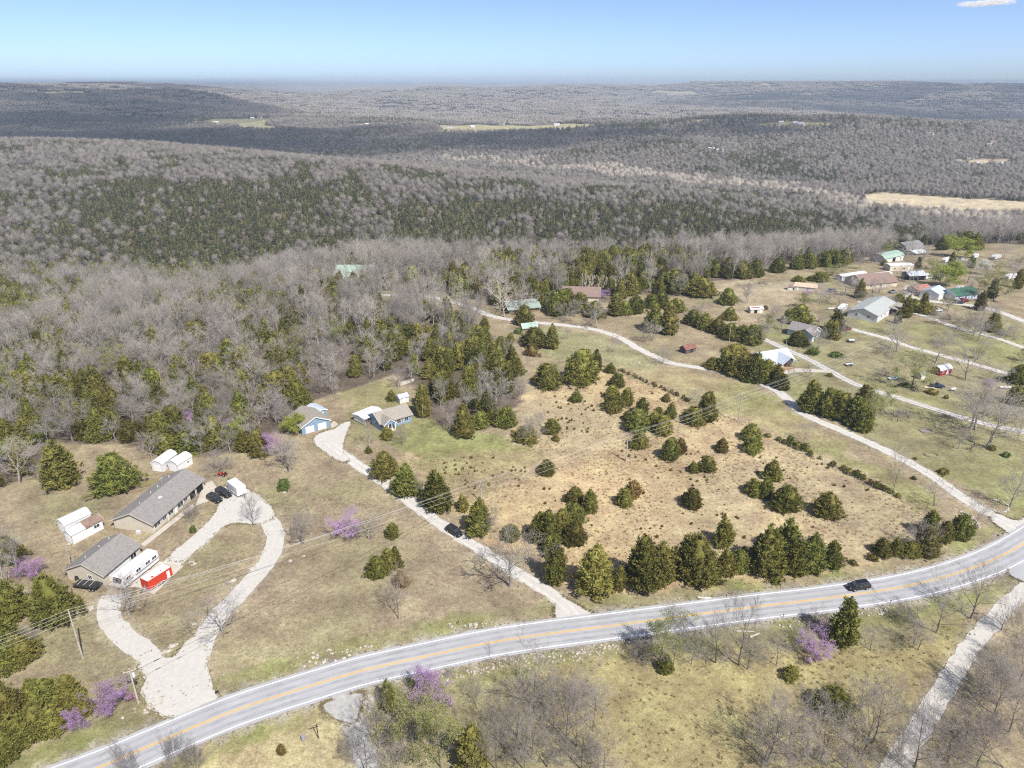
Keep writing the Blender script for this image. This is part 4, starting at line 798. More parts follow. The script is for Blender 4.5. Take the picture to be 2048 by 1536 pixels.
# ranch house (gable end towards the camera, front to the right)
o, L, r = house('ranch_house', 'long tan ranch house with grey shingle roof beside the looping gravel drive', (308,1066), (409,976), 10.5, 2.7, 2.3, M_TAN, M_GRSH, over=.6, fascia=M_TAN,
 opens=[W_('F', -.42, .9, 2.2, 1.3), W_('F', -.29, .9, 1.2, 1.2), W_('F', -.17, .9, 1.8, 1.3), D_('F', -.08), W_('F', .02, .7, 2.4, 1.5), W_('F', .12, .9, 1.3, 1.2), ('F', .27, .05, 2.6, 2.2, 'o'), ('F', .41, .05, 2.6, 2.2, 'o'), W_('B', .2), W_('B', -.2)])
for x in (-.25, .05, .3): tubepart('porch_post', o, (L*x, -5.6, -.1), (L*x, -5.6, 2.55), .07, M_TRIM)
for x, y in ((-6, .8), (-1, 1.4), (2, 1.6), (7, 1.9)): tubepart('roof_vent', r, (x, y, 4.4), (x, y, 5.1), .09, M_WMET)
boxpart('skylight', r, -2.5, -1.6, -2.2, -1.3, 4.33, 4.52, M_LAMPW); tubepart('antenna_mast', r, (3, 1, 4.6), (3, 1, 6.8), .03, M_SILV); boxpart('antenna', r, 2.3, 3.7, .95, 1.05, 6.6, 6.66, M_SILV)
boxpart('air_conditioner', o, -L/2-1.3, -L/2-.5, -2.2, -1.4, -.2, .8, M_SILV)
o, L, r = house('garage_building', 'tan garage with grey shingle roof behind the white motorhome', (212,1171), (283,1111), 9.5, 2.8, 2.2, M_TAN, M_GRSH, over=.5, fascia=M_TAN, cat='garage',
 opens=[W_('L', .12, 1.1, .9, 1.0), W_('F', .3, .9, 1.6, 1.2), ('F', -.25, .05, 2.7, 2.2, 'g'), ('F', -.02, .05, 2.7, 2.2, 'g'), D_('F', .14)])
for x in (-3, 1, 4): tubepart('roof_vent', r, (x, 1.5, 4), (x, 1.5, 4.9), .09, M_WMET)
for nm, A, B, dp, lab in [('portable_shed', (327,944), (356,922), 3.4, 'left white arched-roof portable shed of the pair behind the ranch house'), ('portable_shed', (358,945), (386,927), 3.5, 'right white arched-roof portable shed of the pair behind the ranch house')]:
    house(nm, lab, A, B, dp, 2.3, 1.1, M_WHITE, M_WMET, 'arch', .15, [('L', -.14, .05, .95, 1.95, 'd'), ('L', .14, .05, .95, 1.95, 'd'), W_('F', .2, 1.1, .6, .6)], 'shed', 'white portable sheds', ribs=1.2)
house('metal_shed', 'white metal shed with half brown roof left of the ranch house', (148,1089), (208,1057), 3.2, 2.5, .9, M_WHITE, M_SILV, 'gable', .15, [W_('F', .3, 1.2, 1.3, .8), ('L', 0, .05, 1.6, 1.9, 'd')], 'shed', ribs=1.0)
_o = bpy.data.objects['metal_shed']; _l = frame_of((148,1089), (208,1057), 3.2)[2]; shell(_o, _l*.55, 3.5, 2.62, .95, M_WHITE, M_BRMET, 'gable', .2, x0=_l*.24, walls=False, ribs=.9)
house('storage_shed', 'plain white arched shed hidden behind the brown-roofed white shed', (133,1068), (185,1043), 3.4, 2.2, 1.2, M_WHITE, M_WMET, 'arch', .12, [('L', 0, .05, 1.6, 1.9, 'd')], 'shed', ribs=1.2)
# blue garage and blue house
o, L, r = house('blue_garage', 'blue two-door garage with white doors at the end of the drive', (660,854), (634,832), 9.0, 2.6, 2.2, M_BLUE, M_GRSH2, over=.5, cat='garage',
 opens=[('L', -.22, .05, 2.7, 2.15, 'g'), ('L', .22, .05, 2.7, 2.15, 'g'), W_('F', .1)])
house('blue_shed', 'small blue shed with grey metal roof behind the blue garage', (655,832), (633,820), 3.6, 2.3, .6, M_BLUE, M_BMET, 'gable', .25, [W_('F', -.05, .8, 1.0, 1.2), D_('L', 0)], 'shed')
loc, rz, L = frame_of((762,862), (824,843), 8.2); o = thing('blue_house', 'blue house with white trim and shingle roof facing the green lawn', 'house', loc, rz)
r = shell(o, L, 8.2, 2.6, 2.1, M_BLUE, M_GRSH2)
for q in (W_('F', .08, .9, 1.3, 1.3), W_('F', .33, .9, 1.3, 1.3), W_('R', -.2), W_('F', .2, .9, .5, 1.3)): opening(o, q[0], L, 8.2, q[1]*(L if q[0] == 'F' else 8.2), *q[2:])
pr = MB(); w2 = L*.34; xc = -L*.3                           # front porch gable
pr.prism([(xc-w2/2-.4, 2.42), (xc, 4.2), (xc+w2/2+.4, 2.42), (xc+w2/2+.4, 2.58), (xc, 4.36), (xc-w2/2-.4, 2.58)], -6.4, -.3, M_GRSH2, 'y'); pr.build('porch_roof', o)
pg = MB(); pg.prism([(xc-w2/2-.1, 2.5), (xc, 4.05), (xc+w2/2+.1, 2.5)], -6.2, -6.1, M_BLUE, 'y'); pg.build('porch_gable', o)
pf = MB(); pf.prism([(xc-w2/2-.4, 2.3), (xc, 4.08), (xc+w2/2+.4, 2.3), (xc+w2/2+.4, 2.5), (xc, 4.28), (xc-w2/2-.4, 2.5)], -6.46, -6.41, M_TRIM, 'y'); pf.build('fascia', o)
boxpart('porch_floor', o, xc-w2/2, xc+w2/2, -6.3, -4.1, -.4, .12, M_CONC)
for e in (-1, -.33, .33, 1): boxpart('porch_post', o, xc+e*w2*.48-.09, xc+e*w2*.48+.09, -6.25, -6.07, .12, 2.5, M_TRIM)
opening(o, 'F', L, 8.2, xc, .1, .95, 2.05, 'd'); opening(o, 'F', L, 8.2, xc+1.5, .8, 1.1, 1.2, 'w'); opening(o, 'F', L, 8.2, xc-1.5, .8, 1.1, 1.2, 'w')
loc, rz, L = frame_of((735,850), (764,838), 6.0); o = thing('white_carport', 'white metal carport roof at the back of the blue house', 'carport', loc+Vector((0, 0, 0)), rz)
shell(o, L+2, 6.0, 2.3, .5, M_WHITE, M_WMET, 'low', .2, walls=False, ribs=1.0)
for sx in (-1, 1):
    for sy in (-1, 1): tubepart('post', o, (sx*(L/2+.6), sy*2.8, -.2), (sx*(L/2+.6), sy*2.8, 2.3), .06, M_WMET)
boxpart('side_panel', o, -L/2-.9, -L/2-.85, -2.7, 2.7, .3, 2.25, M_GREYS)
house('garden_shed', 'small pale grey shed behind the blue house near the woods', (800,808), (818,803), 2.6, 2.0, .8, M_GREYS, M_BMET, 'gable', .2, [D_('F', 0, .9, 1.8)], 'shed')
# houses along the lane and in the settlement
o, L, r = house('green_roof_house', 'large house with pale green metal roof and dormer in the woods', (672,562), (742,556), 11, 3.2, 4.6, M_TAN2, M_GMET, over=.7, opens=[W_('F', -.2), W_('F', 0), W_('F', .2), D_('F', .1)], ribs=1.5)
for xx in (-3, 5):
    b = MB(); b.prism([(xx-1.6, 4.2), (xx, 5.9), (xx+1.6, 4.2)], -4.6, -1.0, M_GMET, 'y'); b.build('dormer', o)
    opening(o, 'F', L, 8.9, xx, 4.0, .9, .9, 'w')
loc2, rz2, L2 = frame_of((668,566), (690,563), 8); o2 = thing('green_roof_garage', 'lower green-roofed wing left of the large green-roofed house', 'garage', loc2, rz2); shell(o2, L2, 8, 2.6, 2.6, M_TAN2, M_GMET, 'gable', .5, ribs=1.5); opening(o2, 'F', L2, 8, 0, .05, 2.6, 2.1, 'g')
o, L, r = house('green_roof_barn', 'low barn with grey-green metal roof beside the lane bend', (1018,628), (1078,622), 9, 2.5, 2.3, M_BRWN, mat('grey_green_metal', (.27, .34, .31), .5, .4, .12, .5), over=1.0, opens=[('F', -.2, .05, 3, 2.1, 'o'), ('F', .15, .05, 2, 2.1, 'o'), ('R', 0, .05, 3, 2.2, 'o')], cat='barn', ribs=1.4)
o, L, r = house('brown_roof_house', 'brown-roofed house with white gable among cedars beyond the lane', (1126,602), (1198,604), 11, 2.8, 3.2, M_TAN2, M_BRSH, over=.6, opens=[W_('F', -.2), W_('F', .1), W_('R', .2), W_('R', -.2), W_('R', 0, 3.2)])
o, L, r = house('well_house', 'tiny green-roofed well house beside the gravel lane', (1046,662), (1074,659), 3.2, 1.5, 1.4, M_BRWN, M_GMET, over=.5, opens=[('F', 0, .1, 1.2, 1.2, 'o')], cat='shed')
o, L, r = house('rusty_hut', 'weathered hut with rusty red roof in the pasture', (1371,708), (1391,703), 3.4, 1.9, 1.2, M_DARKW, M_RUST, over=.35, fascia=M_DARKW, opens=[('R', 0, .1, 1.2, 1.5, 'o'), ('F', .1, .1, 1, 1.5, 'o')], cat='shed')
o, L, r = house('metal_roof_cabin', 'brown cabin with blue-grey metal roof above the cedar row', (1530,740), (1584,731), 9.5, 2.7, 2.8, M_BRWN, M_BMET, over=1.0, opens=[W_('F', .3), D_('F', .15), W_('F', -.3), W_('R', .2)], ribs=1.2)
b = MB(); b.prism([(-1.5, 2.55), (2.2, 5.0), (5.9, 2.55), (5.9, 2.72), (2.2, 5.17), (-1.5, 2.72)], -8.2, 0, M_BMET, 'y'); b.build('porch_roof', o); boxpart('porch_deck', o, -1.1, 5.5, -8.0, -4.9, -.4, .25, M_WOOD)
for xx in (-1, 1.2, 3.3, 5.4): tubepart('porch_post', o, (xx, -7.8, 0), (xx, -7.8, 2.6), .08, M_WOOD)
for xx in (-1, 1.2, 3.3): boxpart('porch_rail', o, xx, xx+2.1, -7.83, -7.77, .8, .95, M_WOOD)
o, L, r = house('grey_roof_house', 'pale blue house with grey shingle roof beside a tall cedar', (1574,669), (1622,681), 8.5, 2.8, 2.3, M_PBLUE, M_GRSH, over=.5, opens=[W_('F', .3), W_('F', -.2), D_('F', .05), W_('R', 0)])
b = MB(); b.prism([(-1.0, 2.6), (3, 4.7), (7, 2.6), (7, 2.78), (3, 4.88), (-1.0, 2.78)], -6.4, 0, M_GRSH, 'y'); b.build('cross_roof', o); b = MB(); b.prism([(-.5, -.4), (6.5, -.4), (6.5, 2.65), (3, 4.55), (-.5, 2.65)], -6.0, -4.27, M_PBLUE, 'y'); b.build('wing_wall', o); opening(o, 'F', L, 12.05, 3, 1, 1.2, 1.2, 'w')
o, L, r = house('big_grey_house', 'large pale grey house with brown porch between two lanes', (1753,646), (1792,620), 13, 3.4, 2.2, M_GREYS, mat('pale_grey_shingles', (.36, .38, .37), .9, .1, .12, 1.5), over=.5, opens=[W_('F', -.3, 1.4), W_('F', -.12, 1.4), D_('F', .05), W_('L', .2, 1.6), W_('L', -.2, 1.6)])
boxpart('porch_deck', o, L*.1, L*.5, -9.5, -6.55, -.4, .9, M_BRWN); b = MB(); b.prism([(-9.9, 3.3), (-6.1, 3.75), (-6.1, 3.9), (-9.9, 3.45)], L*.08, L*.54, M_GRSH2); b.build('porch_roof', o)
for xx in (.12, .3, .48): boxpart('porch_post', o, L*xx-.08, L*xx+.08, -9.4, -9.24, .9, 3.3, M_BRWN)
o, L, r = house('long_shed', 'long tan-roofed shed at the edge of the upper pasture', (1588,580), (1632,585), 5, 2.3, 1.4, M_TAN, mat('tan_metal_roof', (.5, .4, .3), .6, .3, .1, .6), over=.3, opens=[D_('F', -.35), W_('F', .1), ('R', 0, .05, 2, 2, 'o')], cat='shed')
house('play_house', 'tiny white playhouse beside the long tan-roofed shed', (1575,580), (1585,581), 2.4, 1.7, .9, M_WHITE, M_BRSH, over=.2, opens=[D_('F', 0, .7, 1.4)], cat='playhouse')
o, L, r = house('goat_shed', 'small cream shed with red roof items in the right pasture', (1501,627), (1526,626), 3.4, 2.0, .9, M_TAN2, M_SILV, over=.3, opens=[('F', -.1, .1, 1.5, 1.5, 'o'), D_('F', .3)], cat='shed')
boxpart('roof_plank', r, -2.6, 1.5, -1.2, -.8, 2.6, 2.8, M_RED)
o, L, r = house('brown_lodge', 'wide brown-roofed house among bare trees in the settlement', (1728,579), (1793,573), 15, 2.8, 3.2, M_TAN2, M_BRSH, over=.6, opens=[W_('F', -.3), W_('F', 0), D_('F', .15), W_('R', 0)])
for A, B, dp, lab in [((1683,562),(1732,555),4.2,'long white mobile home left of the wide brown-roofed house'),((1746,560),(1783,556),4.2,'shorter white mobile home behind the wide brown-roofed house')]:
    house('mobile_home', lab, A, B, dp, 2.6, .6, M_WHITE, M_WMET, 'low', .15, [W_('F', -.35), W_('F', -.1), D_('F', .1), W_('F', .3)], 'mobile home')
o, L, r = house('dark_barn', 'dark weathered gambrel-roofed barn at the top edge of the settlement', (1812,510), (1846,506), 11, 3.6, 4.4, M_DARKW, mat('weathered_metal_roof', (.2, .195, .195), .6, .3, .3, .5), 'gambrel', .4, [('L', 0, .05, 3.5, 3.2, 'o'), ('L', 0, 4.6, 1.4, 1.4, 'o')], 'barn', fascia=None)
b = MB(); b.prism([(-10.5, 2.1), (-5.4, 3.5), (-5.4, 3.65), (-10.5, 2.25)], -6, 7, M_SILV); b.build('lean_to_roof', o)
house('green_barn', 'light green metal barn beside the dark gambrel barn', (1768,526), (1806,520), 10, 3.2, 2.2, M_GREYS, M_GMET, 'gambrel', .4, [('F', 0, .05, 3.2, 2.6, 'o'), W_('F', .35)], 'barn', ribs=1.5)
house('cream_mobile_home', 'cream mobile home with white roof below the green barn', (1779,542), (1826,541), 6.5, 3.2, .5, M_TAN2, M_WMET, 'low', .15, [W_('F', -.3), W_('F', .1), D_('F', .3)], 'mobile home')
o, L, r = house('open_carport', 'dark open carport with light blue-grey roof in the settlement', (1818,561), (1850,560), 7, 2.8, 1.5, M_DARKW, M_BMET, over=.6, opens=[('F', -.2, .05, 3.4, 2.4, 'o'), ('F', .25, .05, 3.4, 2.4, 'o')], cat='carport')
o, L, r = house('red_roof_shelter', 'low shelter with faded red roof left of the white shop', (1834,588), (1861,583), 6, 2.2, 1.1, M_BRWN, mat('faded_red_roof', (.36, .16, .11), .7, .3, .2, .8), over=.5, opens=[('F', 0, .05, 5, 1.9, 'o')], cat='shelter')
o, L, r = house('white_shop', 'white shop with pale metal roof beside the lane end', (1876,601), (1893,593), 9, 3.0, 1.9, M_WHITE, M_BMET, over=.3, opens=[('L', .15, .05, 2.4, 2.3, 'g'), D_('L', -.25), W_('F', .1)], cat='shop', ribs=1.2)
o, L, r = house('dark_green_roof_house', 'pale blue house with dark green roof at the lane end', (1908,602), (1953,597), 9, 2.8, 2.2, M_PBLUE, M_DGREEN, over=.6, opens=[W_('F', -.3), W_('F', 0), D_('F', .2), W_('F', .38)])
o, L, r = house('red_barn_shed', 'small barn-red gambrel shed with white roof in the right pasture', (1879,752), (1902,747), 3.4, 2.0, 1.3, M_REDW, M_WMET, 'gambrel', .15, [('F', .15, .05, 1.3, 1.7, 'd'), W_('F', -.25, .9, .6, .6), ('L', 0, .1, 1.1, 1.6, 'o')], 'shed')
house('white_pump_house', 'little white pump house under the leafing tree', (1841,760), (1850,758), 2.2, 1.9, .6, M_TAN2, M_SILV, over=.15, opens=[D_('F', 0, .7, 1.5)], cat='shed')
# far houses
_fh = random.Random(4)
FARH = [(735,250,740),(760,249,0),(800,248,0),(790,251,0),(872,254,0),(900,256,0),(945,255,0),(1113,251,0),(1170,252,0),(1004,250,0),(168,224,0),(360,207,0),(440,208,0),(392,246,0),(415,247,0),(432,246,0),(505,238,0),(520,236,0),(545,246,0),(600,243,0),(1500,240,0),(1562,247,0),(1590,248,0),(1600,250,0),(1422,300,0),(1440,303,0),(1915,325,0),(1940,318,0),(1955,330,0),(1985,328,0),(2005,330,0),(1985,286,0),(612,189,0),(240,181,0),(295,186,0),(862,201,0),(935,207,0),(1028,233,0),(1858,270,0),(1916,252,0),(1345,233,0)]
FARL = []
for i, (u, v, _) in enumerate(FARH):
    p = P(u, v); q = P(u+max(4, 14*1300/max(p.y, 1300)), v); FARL.append((u, v))
    wd = _fh.uniform(11, 20)*(1 if p.y < 2700 else 1.5); dp = _fh.uniform(8, 11)
    o = thing('far_house', '', 'house', (p.x, p.y, p.z), _fh.uniform(-.4, .4), 'houses on the far hills'); o['rank_kind'] = 'far'
    wm = _fh.choice([M_WHITE, M_WHITE, M_TAN2, M_GREYS]); rm = _fh.choice([M_WMET, M_GRSH2, M_BRSH, M_SILV, M_WMET])
    shell(o, wd, dp, 3.4, 2.4, wm, rm, 'gable', .5, fascia=None)
    for xx in (-.3, 0, .3): opening(o, 'F', wd, dp, xx*wd, 1, 1.3, 1.4, 'w')
    TREES.append((o, 'far_house', (u, v)))

# ------------------------------------------------------------------ vehicles
def wheel(par, x, y, r=.36, w=.24, m=M_CHROME):
    b = MB(); b.tube((x, y-w/2, r), (x, y+w/2, r), r, r, M_TYRE, 14); o = b.build('wheel', par)
    c = MB(); s = 1 if y > 0 else -1; c.tube((x, y+s*(w/2+.004), r), (x, y+s*(w/2+.03), r), r*.62, r*.5, m, 12); c.build('rim', o)
def loft(secs, m, b):
    """secs: (x, [(y, z) half outline from bottom to top]) mirrored in y"""
    n = len(secs[0][1]); V = []
    for x, o in secs: V += [(x, y, z) for y, z in o]+[(x, -y, z) for y, z in reversed(o)]
    k = 2*n; Fc = []
    for i in range(len(secs)-1):
        for j in range(k): Fc.append((i*k+j, i*k+(j+1) % k, (i+1)*k+(j+1) % k, (i+1)*k+j))
    Fc.append(tuple(range(k-1, -1, -1))); Fc.append(tuple((len(secs)-1)*k+j for j in range(k))); b.add(V, Fc, m)
def suv(name, label, pos, rz, m=M_BLACK, L=4.85, pickup=False, cat='car', group=None):
    """front towards +x"""
    o = thing(name, label, cat, pos, rz, group); h = L/2
    def sec(x, w, zb, zt): return (x, [(w*.82, zb), (w, zb+.14), (w*1.0, zt-.16), (w*.93, zt)])
    b = MB(); loft([sec(-h, .86, .45, 1.02), sec(-h+.18, .95, .32, 1.1), sec(-1.2, .97, .28, 1.12), sec(.7, .97, .28, 1.1), sec(h-.55, .94, .3, 1.0), sec(h-.12, .88, .34, .9), sec(h, .74, .42, .76)], m, b); b.build('body', o)
    xr = -.35 if pickup else -h+.32
    g = MB(); loft([(xr-.22, [(.88, 1.08), (.87, 1.12), (.86, 1.16), (.84, 1.2)]), (xr+.2, [(.9, 1.08), (.86, 1.3), (.8, 1.55), (.74, 1.64)]), (.35, [(.9, 1.08), (.86, 1.3), (.8, 1.55), (.74, 1.66)]), (1.25, [(.88, 1.06), (.86, 1.08), (.84, 1.1), (.8, 1.12)])], M_GLASS, g); gl = g.build('windows', o)
    r = MB(); loft([(xr+.12, [(.6, 1.6), (.74, 1.6), (.72, 1.69), (.6, 1.7)]), (-.3, [(.6, 1.64), (.78, 1.64), (.76, 1.72), (.6, 1.76)]), (.52, [(.6, 1.6), (.75, 1.6), (.73, 1.67), (.6, 1.69)])], m, r); rf = r.build('roof', o)
    for e in (-1, 1):
        q = MB()
        for xx in ((xr+.1, xr+.22), (-.42, -.3) if not pickup else (.0, .1), (.42, .5)): q.prism([(e*.905, 1.08), (e*.93, 1.08), (e*.79, 1.62), (e*.77, 1.62)], xx[0], xx[1], m)
        q.build('pillar', gl)
        if not pickup: tubepart('roof_rail', rf, (xr+.25, e*.66, 1.78), (.4, e*.66, 1.75), .02, M_CHROME, 5)
        boxpart('headlamp', o, h-.3, h-.03, e*.56-.16, e*.56+.16, .68, .84, M_LAMPW); boxpart('tail_lamp', o, -h-.01, -h+.14, e*.76-.13, e*.76+.13, .72, 1.0, M_LAMPR); boxpart('mirror', o, .75, .95, e*.98-.07, e*.98+.07, 1.1, 1.25, m)
        boxpart('door_handle', o, -.1, .12, e*.975-.012, e*.975+.012, .92, .96, M_CHROME)
    boxpart('grille', o, h-.05, h+.015, -.4, .4, .55, .75, M_DARK)
    if pickup: boxpart('truck_bed', o, -h+.2, xr-.4, -.78, .78, 1.1, 1.16, M_DARK)
    for sx in (-1.42, 1.45):
        for sy in (-.88, .88): wheel(o, sx, sy)
    return o
def head(a, b): a = P(*a); b = P(*b); return math.atan2(b.y-a.y, b.x-a.x)
def on(u, v, dz=.06): p = P(u, v); return Vector((p.x, p.y, p.z+dz))
suv('parked_car', 'black SUV on the pale gravel drive beside the tan field', on(909,1067), head((902,1060), (930,1078)))
suv('moving_car', 'black SUV driving on the paved highway', on(1716,1177), head((1737,1174), (1697,1180)), L=4.9)
suv('parked_car', 'larger black van parked in front of the white cargo trailer', on(448,990,.04), head((432,979), (468,998)), L=5.3)
suv('parked_car', 'smaller black SUV parked nearest the ranch house front', on(430,1001,.04), head((416,994), (446,1008)), L=4.7)
M_CARR = mat('dark_red_car_paint', (.2, .01, .015), .2, .6, .05, 1); M_CARB = mat('dark_blue_car_paint', (.02, .03, .07), .2, .6, .05, 1); M_CARW = mat('white_car_paint', (.75, .75, .75), .25, .5, .05, 1); M_CARG = mat('grey_car_paint', (.25, .26, .28), .25, .5, .05, 1)
for u, v, a, m, lab, pk in [(1693,660,.5,M_CARR,'dark red pickup at the left end of the middle settlement lane',True),(1918,607,-.2,M_CARB,'dark blue car in front of the dark green roof',False),(1929,603,.1,M_CARR,'dark red car against the dark green roofed house',False),(1786,586,.3,M_CARG,'grey pickup below the wide brown-roofed house',True),(1926,522,.2,M_CARW,'white car parked at the top right of the settlement',False),(1874,775,-.15,M_CARB,'dark pickup parked among weeds in the right pasture',True),(1664,583,.3,M_CARG,'grey car beside the long tan-roofed shed',False),(1874,623,.2,M_CARW,'white pickup behind the hedge along the upper lane',True)]:
    suv('parked_car', lab, on(u, v), a, m, 4.7, pk, 'pickup' if pk else 'car', 'vehicles in the settlement')
def box_trailer(name, label, A, B, W, H, m, roofm, lift=.55, axles=2, windows=0, patches=0, cat='trailer', rounded=False, group=None):
    a = P(*A); b_ = P(*B); L = (Vector(b_[:2])-Vector(a[:2])).length; d = (b_-a); d.z = 0; d.normalize(); n = Vector((-d.y, d.x, 0)); c = (a+b_)/2+n*W/2
    o = thing(name, label, cat, (c.x, c.y, Z(c.x, c.y)+.06), math.atan2(d.y, d.x), group); KEEP_OUT.append((c.x, c.y, L*.6))
    b = MB(); e = .12
    if rounded: b.prism([(-L/2+.5, lift), (L/2-.1, lift), (L/2, lift+.4), (L/2, H-.35), (L/2-.35, H), (-L/2+.7, H), (-L/2, H-.8), (-L/2+.1, lift+.7)], -W/2, W/2, m, 'y')
    else: b.box(-L/2, L/2, -W/2, W/2, lift, H, m)
    b.build('body', o)
    r = MB(); r.box(-L/2+(.75 if rounded else e), L/2-(.4 if rounded else e), -W/2+e*.4, W/2-e*.4, H+.003, H+.05, roofm); rf = r.build('roof', o)
    rs_ = random.Random(9)
    for k in range(patches):
        x = -L/2+.5+(L-1.2)*k/patches; y0 = rs_.uniform(-W/2+.2, 0); boxpart('roof_patch', rf, x, x+rs_.uniform(.3, .7), y0, y0+rs_.uniform(.3, .7), H+.053, H+.06, rs_.choice([m, M_CARG, M_SILV]))
    bt = MB(); bt.box(-L/2-.02, L/2+.02, -W/2-.02, W/2+.02, lift-.12, lift-.003, M_SILV); bt.build('frame', o)
    for k in range(axles):
        for sy in (-1, 1): wheel(o, -.1+(k-(axles-1)/2)*.85, sy*(W/2-.08), .33, .2)
    for sy in (-1, 1):
        f = MB(); f.prism([(-.1-.9, .45), (-.1-.75, .8), (-.1+.75, .8), (-.1+.9, .45), (-.1+.8, .45), (-.1+.7, .73), (-.1-.7, .73), (-.1-.8, .45)], sy*(W/2+.015)-.06, sy*(W/2+.015)+.07, M_SILV, 'y'); f.build('fender', o)
    t = MB(); t.tube((-L/2, -.6, lift-.06), (-L/2-1.3, 0, lift-.1), .05, .05, M_BWIRE, 6); t.tube((-L/2, .6, lift-.06), (-L/2-1.3, 0, lift-.1), .05, .05, M_BWIRE, 6); t.tube((-L/2-1.2, 0, .05), (-L/2-1.2, 0, lift+.2), .04, .04, M_BWIRE, 6); t.build('hitch', o)
    for k in range(windows): opening(o, 'F', L, W, (k-(windows-1)/2)*L/(windows+.6), lift+.75, .8, .5, 'w'); opening(o, 'B', L, W, (k-(windows-1)/2)*L/(windows+.6), lift+.75, .8, .5, 'w')
    opening(o, 'F', L, W, L*.33, lift+.05, .7, 1.7, 'd')
    return o
box_trailer('cargo_trailer', 'red enclosed cargo trailer with a stained white roof on the concrete pad', (300,1185), (347,1155), 2.5, 2.75, M_RED, M_WMET, patches=6)
box_trailer('cargo_trailer', 'white enclosed cargo trailer parked at the end of the forecourt', (494,989), (474,973), 2.5, 2.75, M_WHITE, M_WMET)
# motorhome
A, B = P(248,1182), P(311,1132); d = (B-A); d.z = 0; L = 10.4; d.normalize(); n = Vector((-d.y, d.x, 0)); c = A+d*L/2+n*1.3
o = thing('motorhome', 'white motorhome with dark windows parked beside the tan garage', 'motorhome', (c.x, c.y, Z(c.x, c.y)+.07), math.atan2(d.y, d.x))
b = MB(); b.prism([(-L/2+.25, .5), (L/2-.1, .5), (L/2, .8), (L/2, 3.0), (L/2-.2, 3.2), (-L/2+.9, 3.2), (-L/2+.3, 2.9), (-L/2, 1.7), (-L/2+.02, .8)], -1.28, 1.28, M_WHITE, 'y'); b.build('body', o)
for z, m_, nm in ((1.15, M_CARG, 'stripe'), (1.35, M_CARB, 'stripe'), (.62, M_SILV, 'skirt')):
    for e in (-1, 1): boxpart(nm, o, -L/2+.3, L/2-.1, e*1.284-.006, e*1.284+.006, z, z+(.12 if nm == 'stripe' else .3), m_)
b = MB(); b.prism([(-L/2+.02, 1.72), (-L/2+.32, 2.85), (-L/2+.29, 2.87), (-L/2-.02, 1.73)], -1.1, 1.1, M_GLASS, 'y'); b.build('windshield', o)
for xx in (-.33, -.06, .2, .38): opening(o, 'F', L, 2.56, xx*L, 1.75, 1.2, .7, 'w'); opening(o, 'B', L, 2.56, xx*L, 1.75, 1.2, .7, 'w')
opening(o, 'F', L, 2.56, -.18*L, .7, .7, 1.9, 'd')
r = boxpart('roof', o, -L/2+1.0, L/2-.25, -1.2, 1.2, 3.203, 3.26, M_WMET)
for xx in (-2.2, 2.2): b = MB(); b.box(xx-.5, xx+.5, -.35, .35, 3.262, 3.55, M_WHITE, .1); b.build('air_conditioner', r)
for xx in (-.5, 3.6): boxpart('roof_vent', r, xx-.2, xx+.2, .3, .7, 3.262, 3.36, M_SILV)
for sx in (-3.4, 2.5):
    for sy in (-1.12, 1.12): wheel(o, sx, sy, .45, .3)
for e in (-1, 1): boxpart('headlamp', o, -L/2-.03, -L/2+.1, e*.85-.2, e*.85+.2, .85, 1.05, M_LAMPW); boxpart('mirror', o, -L/2+.3, -L/2+.5, e*1.5-.1, e*1.5+.1, 1.7, 2.1, M_BLACK)
boxpart('bumper', o, -L/2-.1, -L/2+.05, -1.2, 1.2, .45, .68, M_CHROME)
# flatbed trailer under a black tarp
p = on(177,1175); o = thing('flatbed_trailer', 'black flatbed trailer loaded under a strapped black tarp', 'trailer', p, head((153,1172), (203,1178)))
boxpart('bed', o, -2.8, 2.8, -1.05, 1.05, .62, .78, M_DARK); b = MB(); b.box(-2.5, 2.4, -.95, .95, .783, 1.25, M_TARP, .18); b.build('tarp', o)
for xx in (-1.6, -.2, 1.2): boxpart('strap', o, xx-.05, xx+.05, -.97, .97, 1.252, 1.27, M_TAN)
for sx in (1.2, 2.05):
    for sy in (-1.12, 1.12): wheel(o, sx, sy, .36, .22)
tubepart('hitch', o, (-2.8, 0, .65), (-4.2, 0, .6), .06, M_DARK)
p = on(157,1160); o = thing('covered_grill', 'small black covered grill beside the tan garage wall', 'grill', p, .3); b = MB(); b.box(-.6, .6, -.4, .4, .35, 1.15, M_TARP, .12); b.build('cover', o)
for sx in (-.4, .4): tubepart('leg', o, (sx, 0, 0), (sx, 0, .4), .04, M_DARK)
# tractor and mower by the forecourt
def tractor(label, u, v, a, m1, m2):
    o = thing('garden_tractor', label, 'tractor', on(u, v), a); b = MB(); b.box(.1, 1.3, -.3, .3, .45, .95, m1, .06); b.build('hood', o); boxpart('chassis', o, -.9, .2, -.35, .35, .4, .6, m1); b = MB(); b.box(-.75, -.2, -.28, .28, .62, .75, M_DARK); b.box(-.8, -.68, -.28, .28, .75, 1.15, M_DARK); b.build('seat', o)
    tubepart('steering_wheel', o, (.05, 0, 1.05), (.0, 0, 1.1), .2, M_DARK, 12)
    for sx, r_ in ((-.6, .45), (.95, .3)):
        for sy in (-.5, .5): wheel(o, sx, sy, r_, .22, m2)
tractor('green garden tractor with yellow wheels beside the white cargo trailer', 462, 966, 2.4, M_GREENP, M_YELP)
tractor('red riding mower on bare soil behind the ranch house', 446, 952, 2.9, M_RED, M_CHROME)
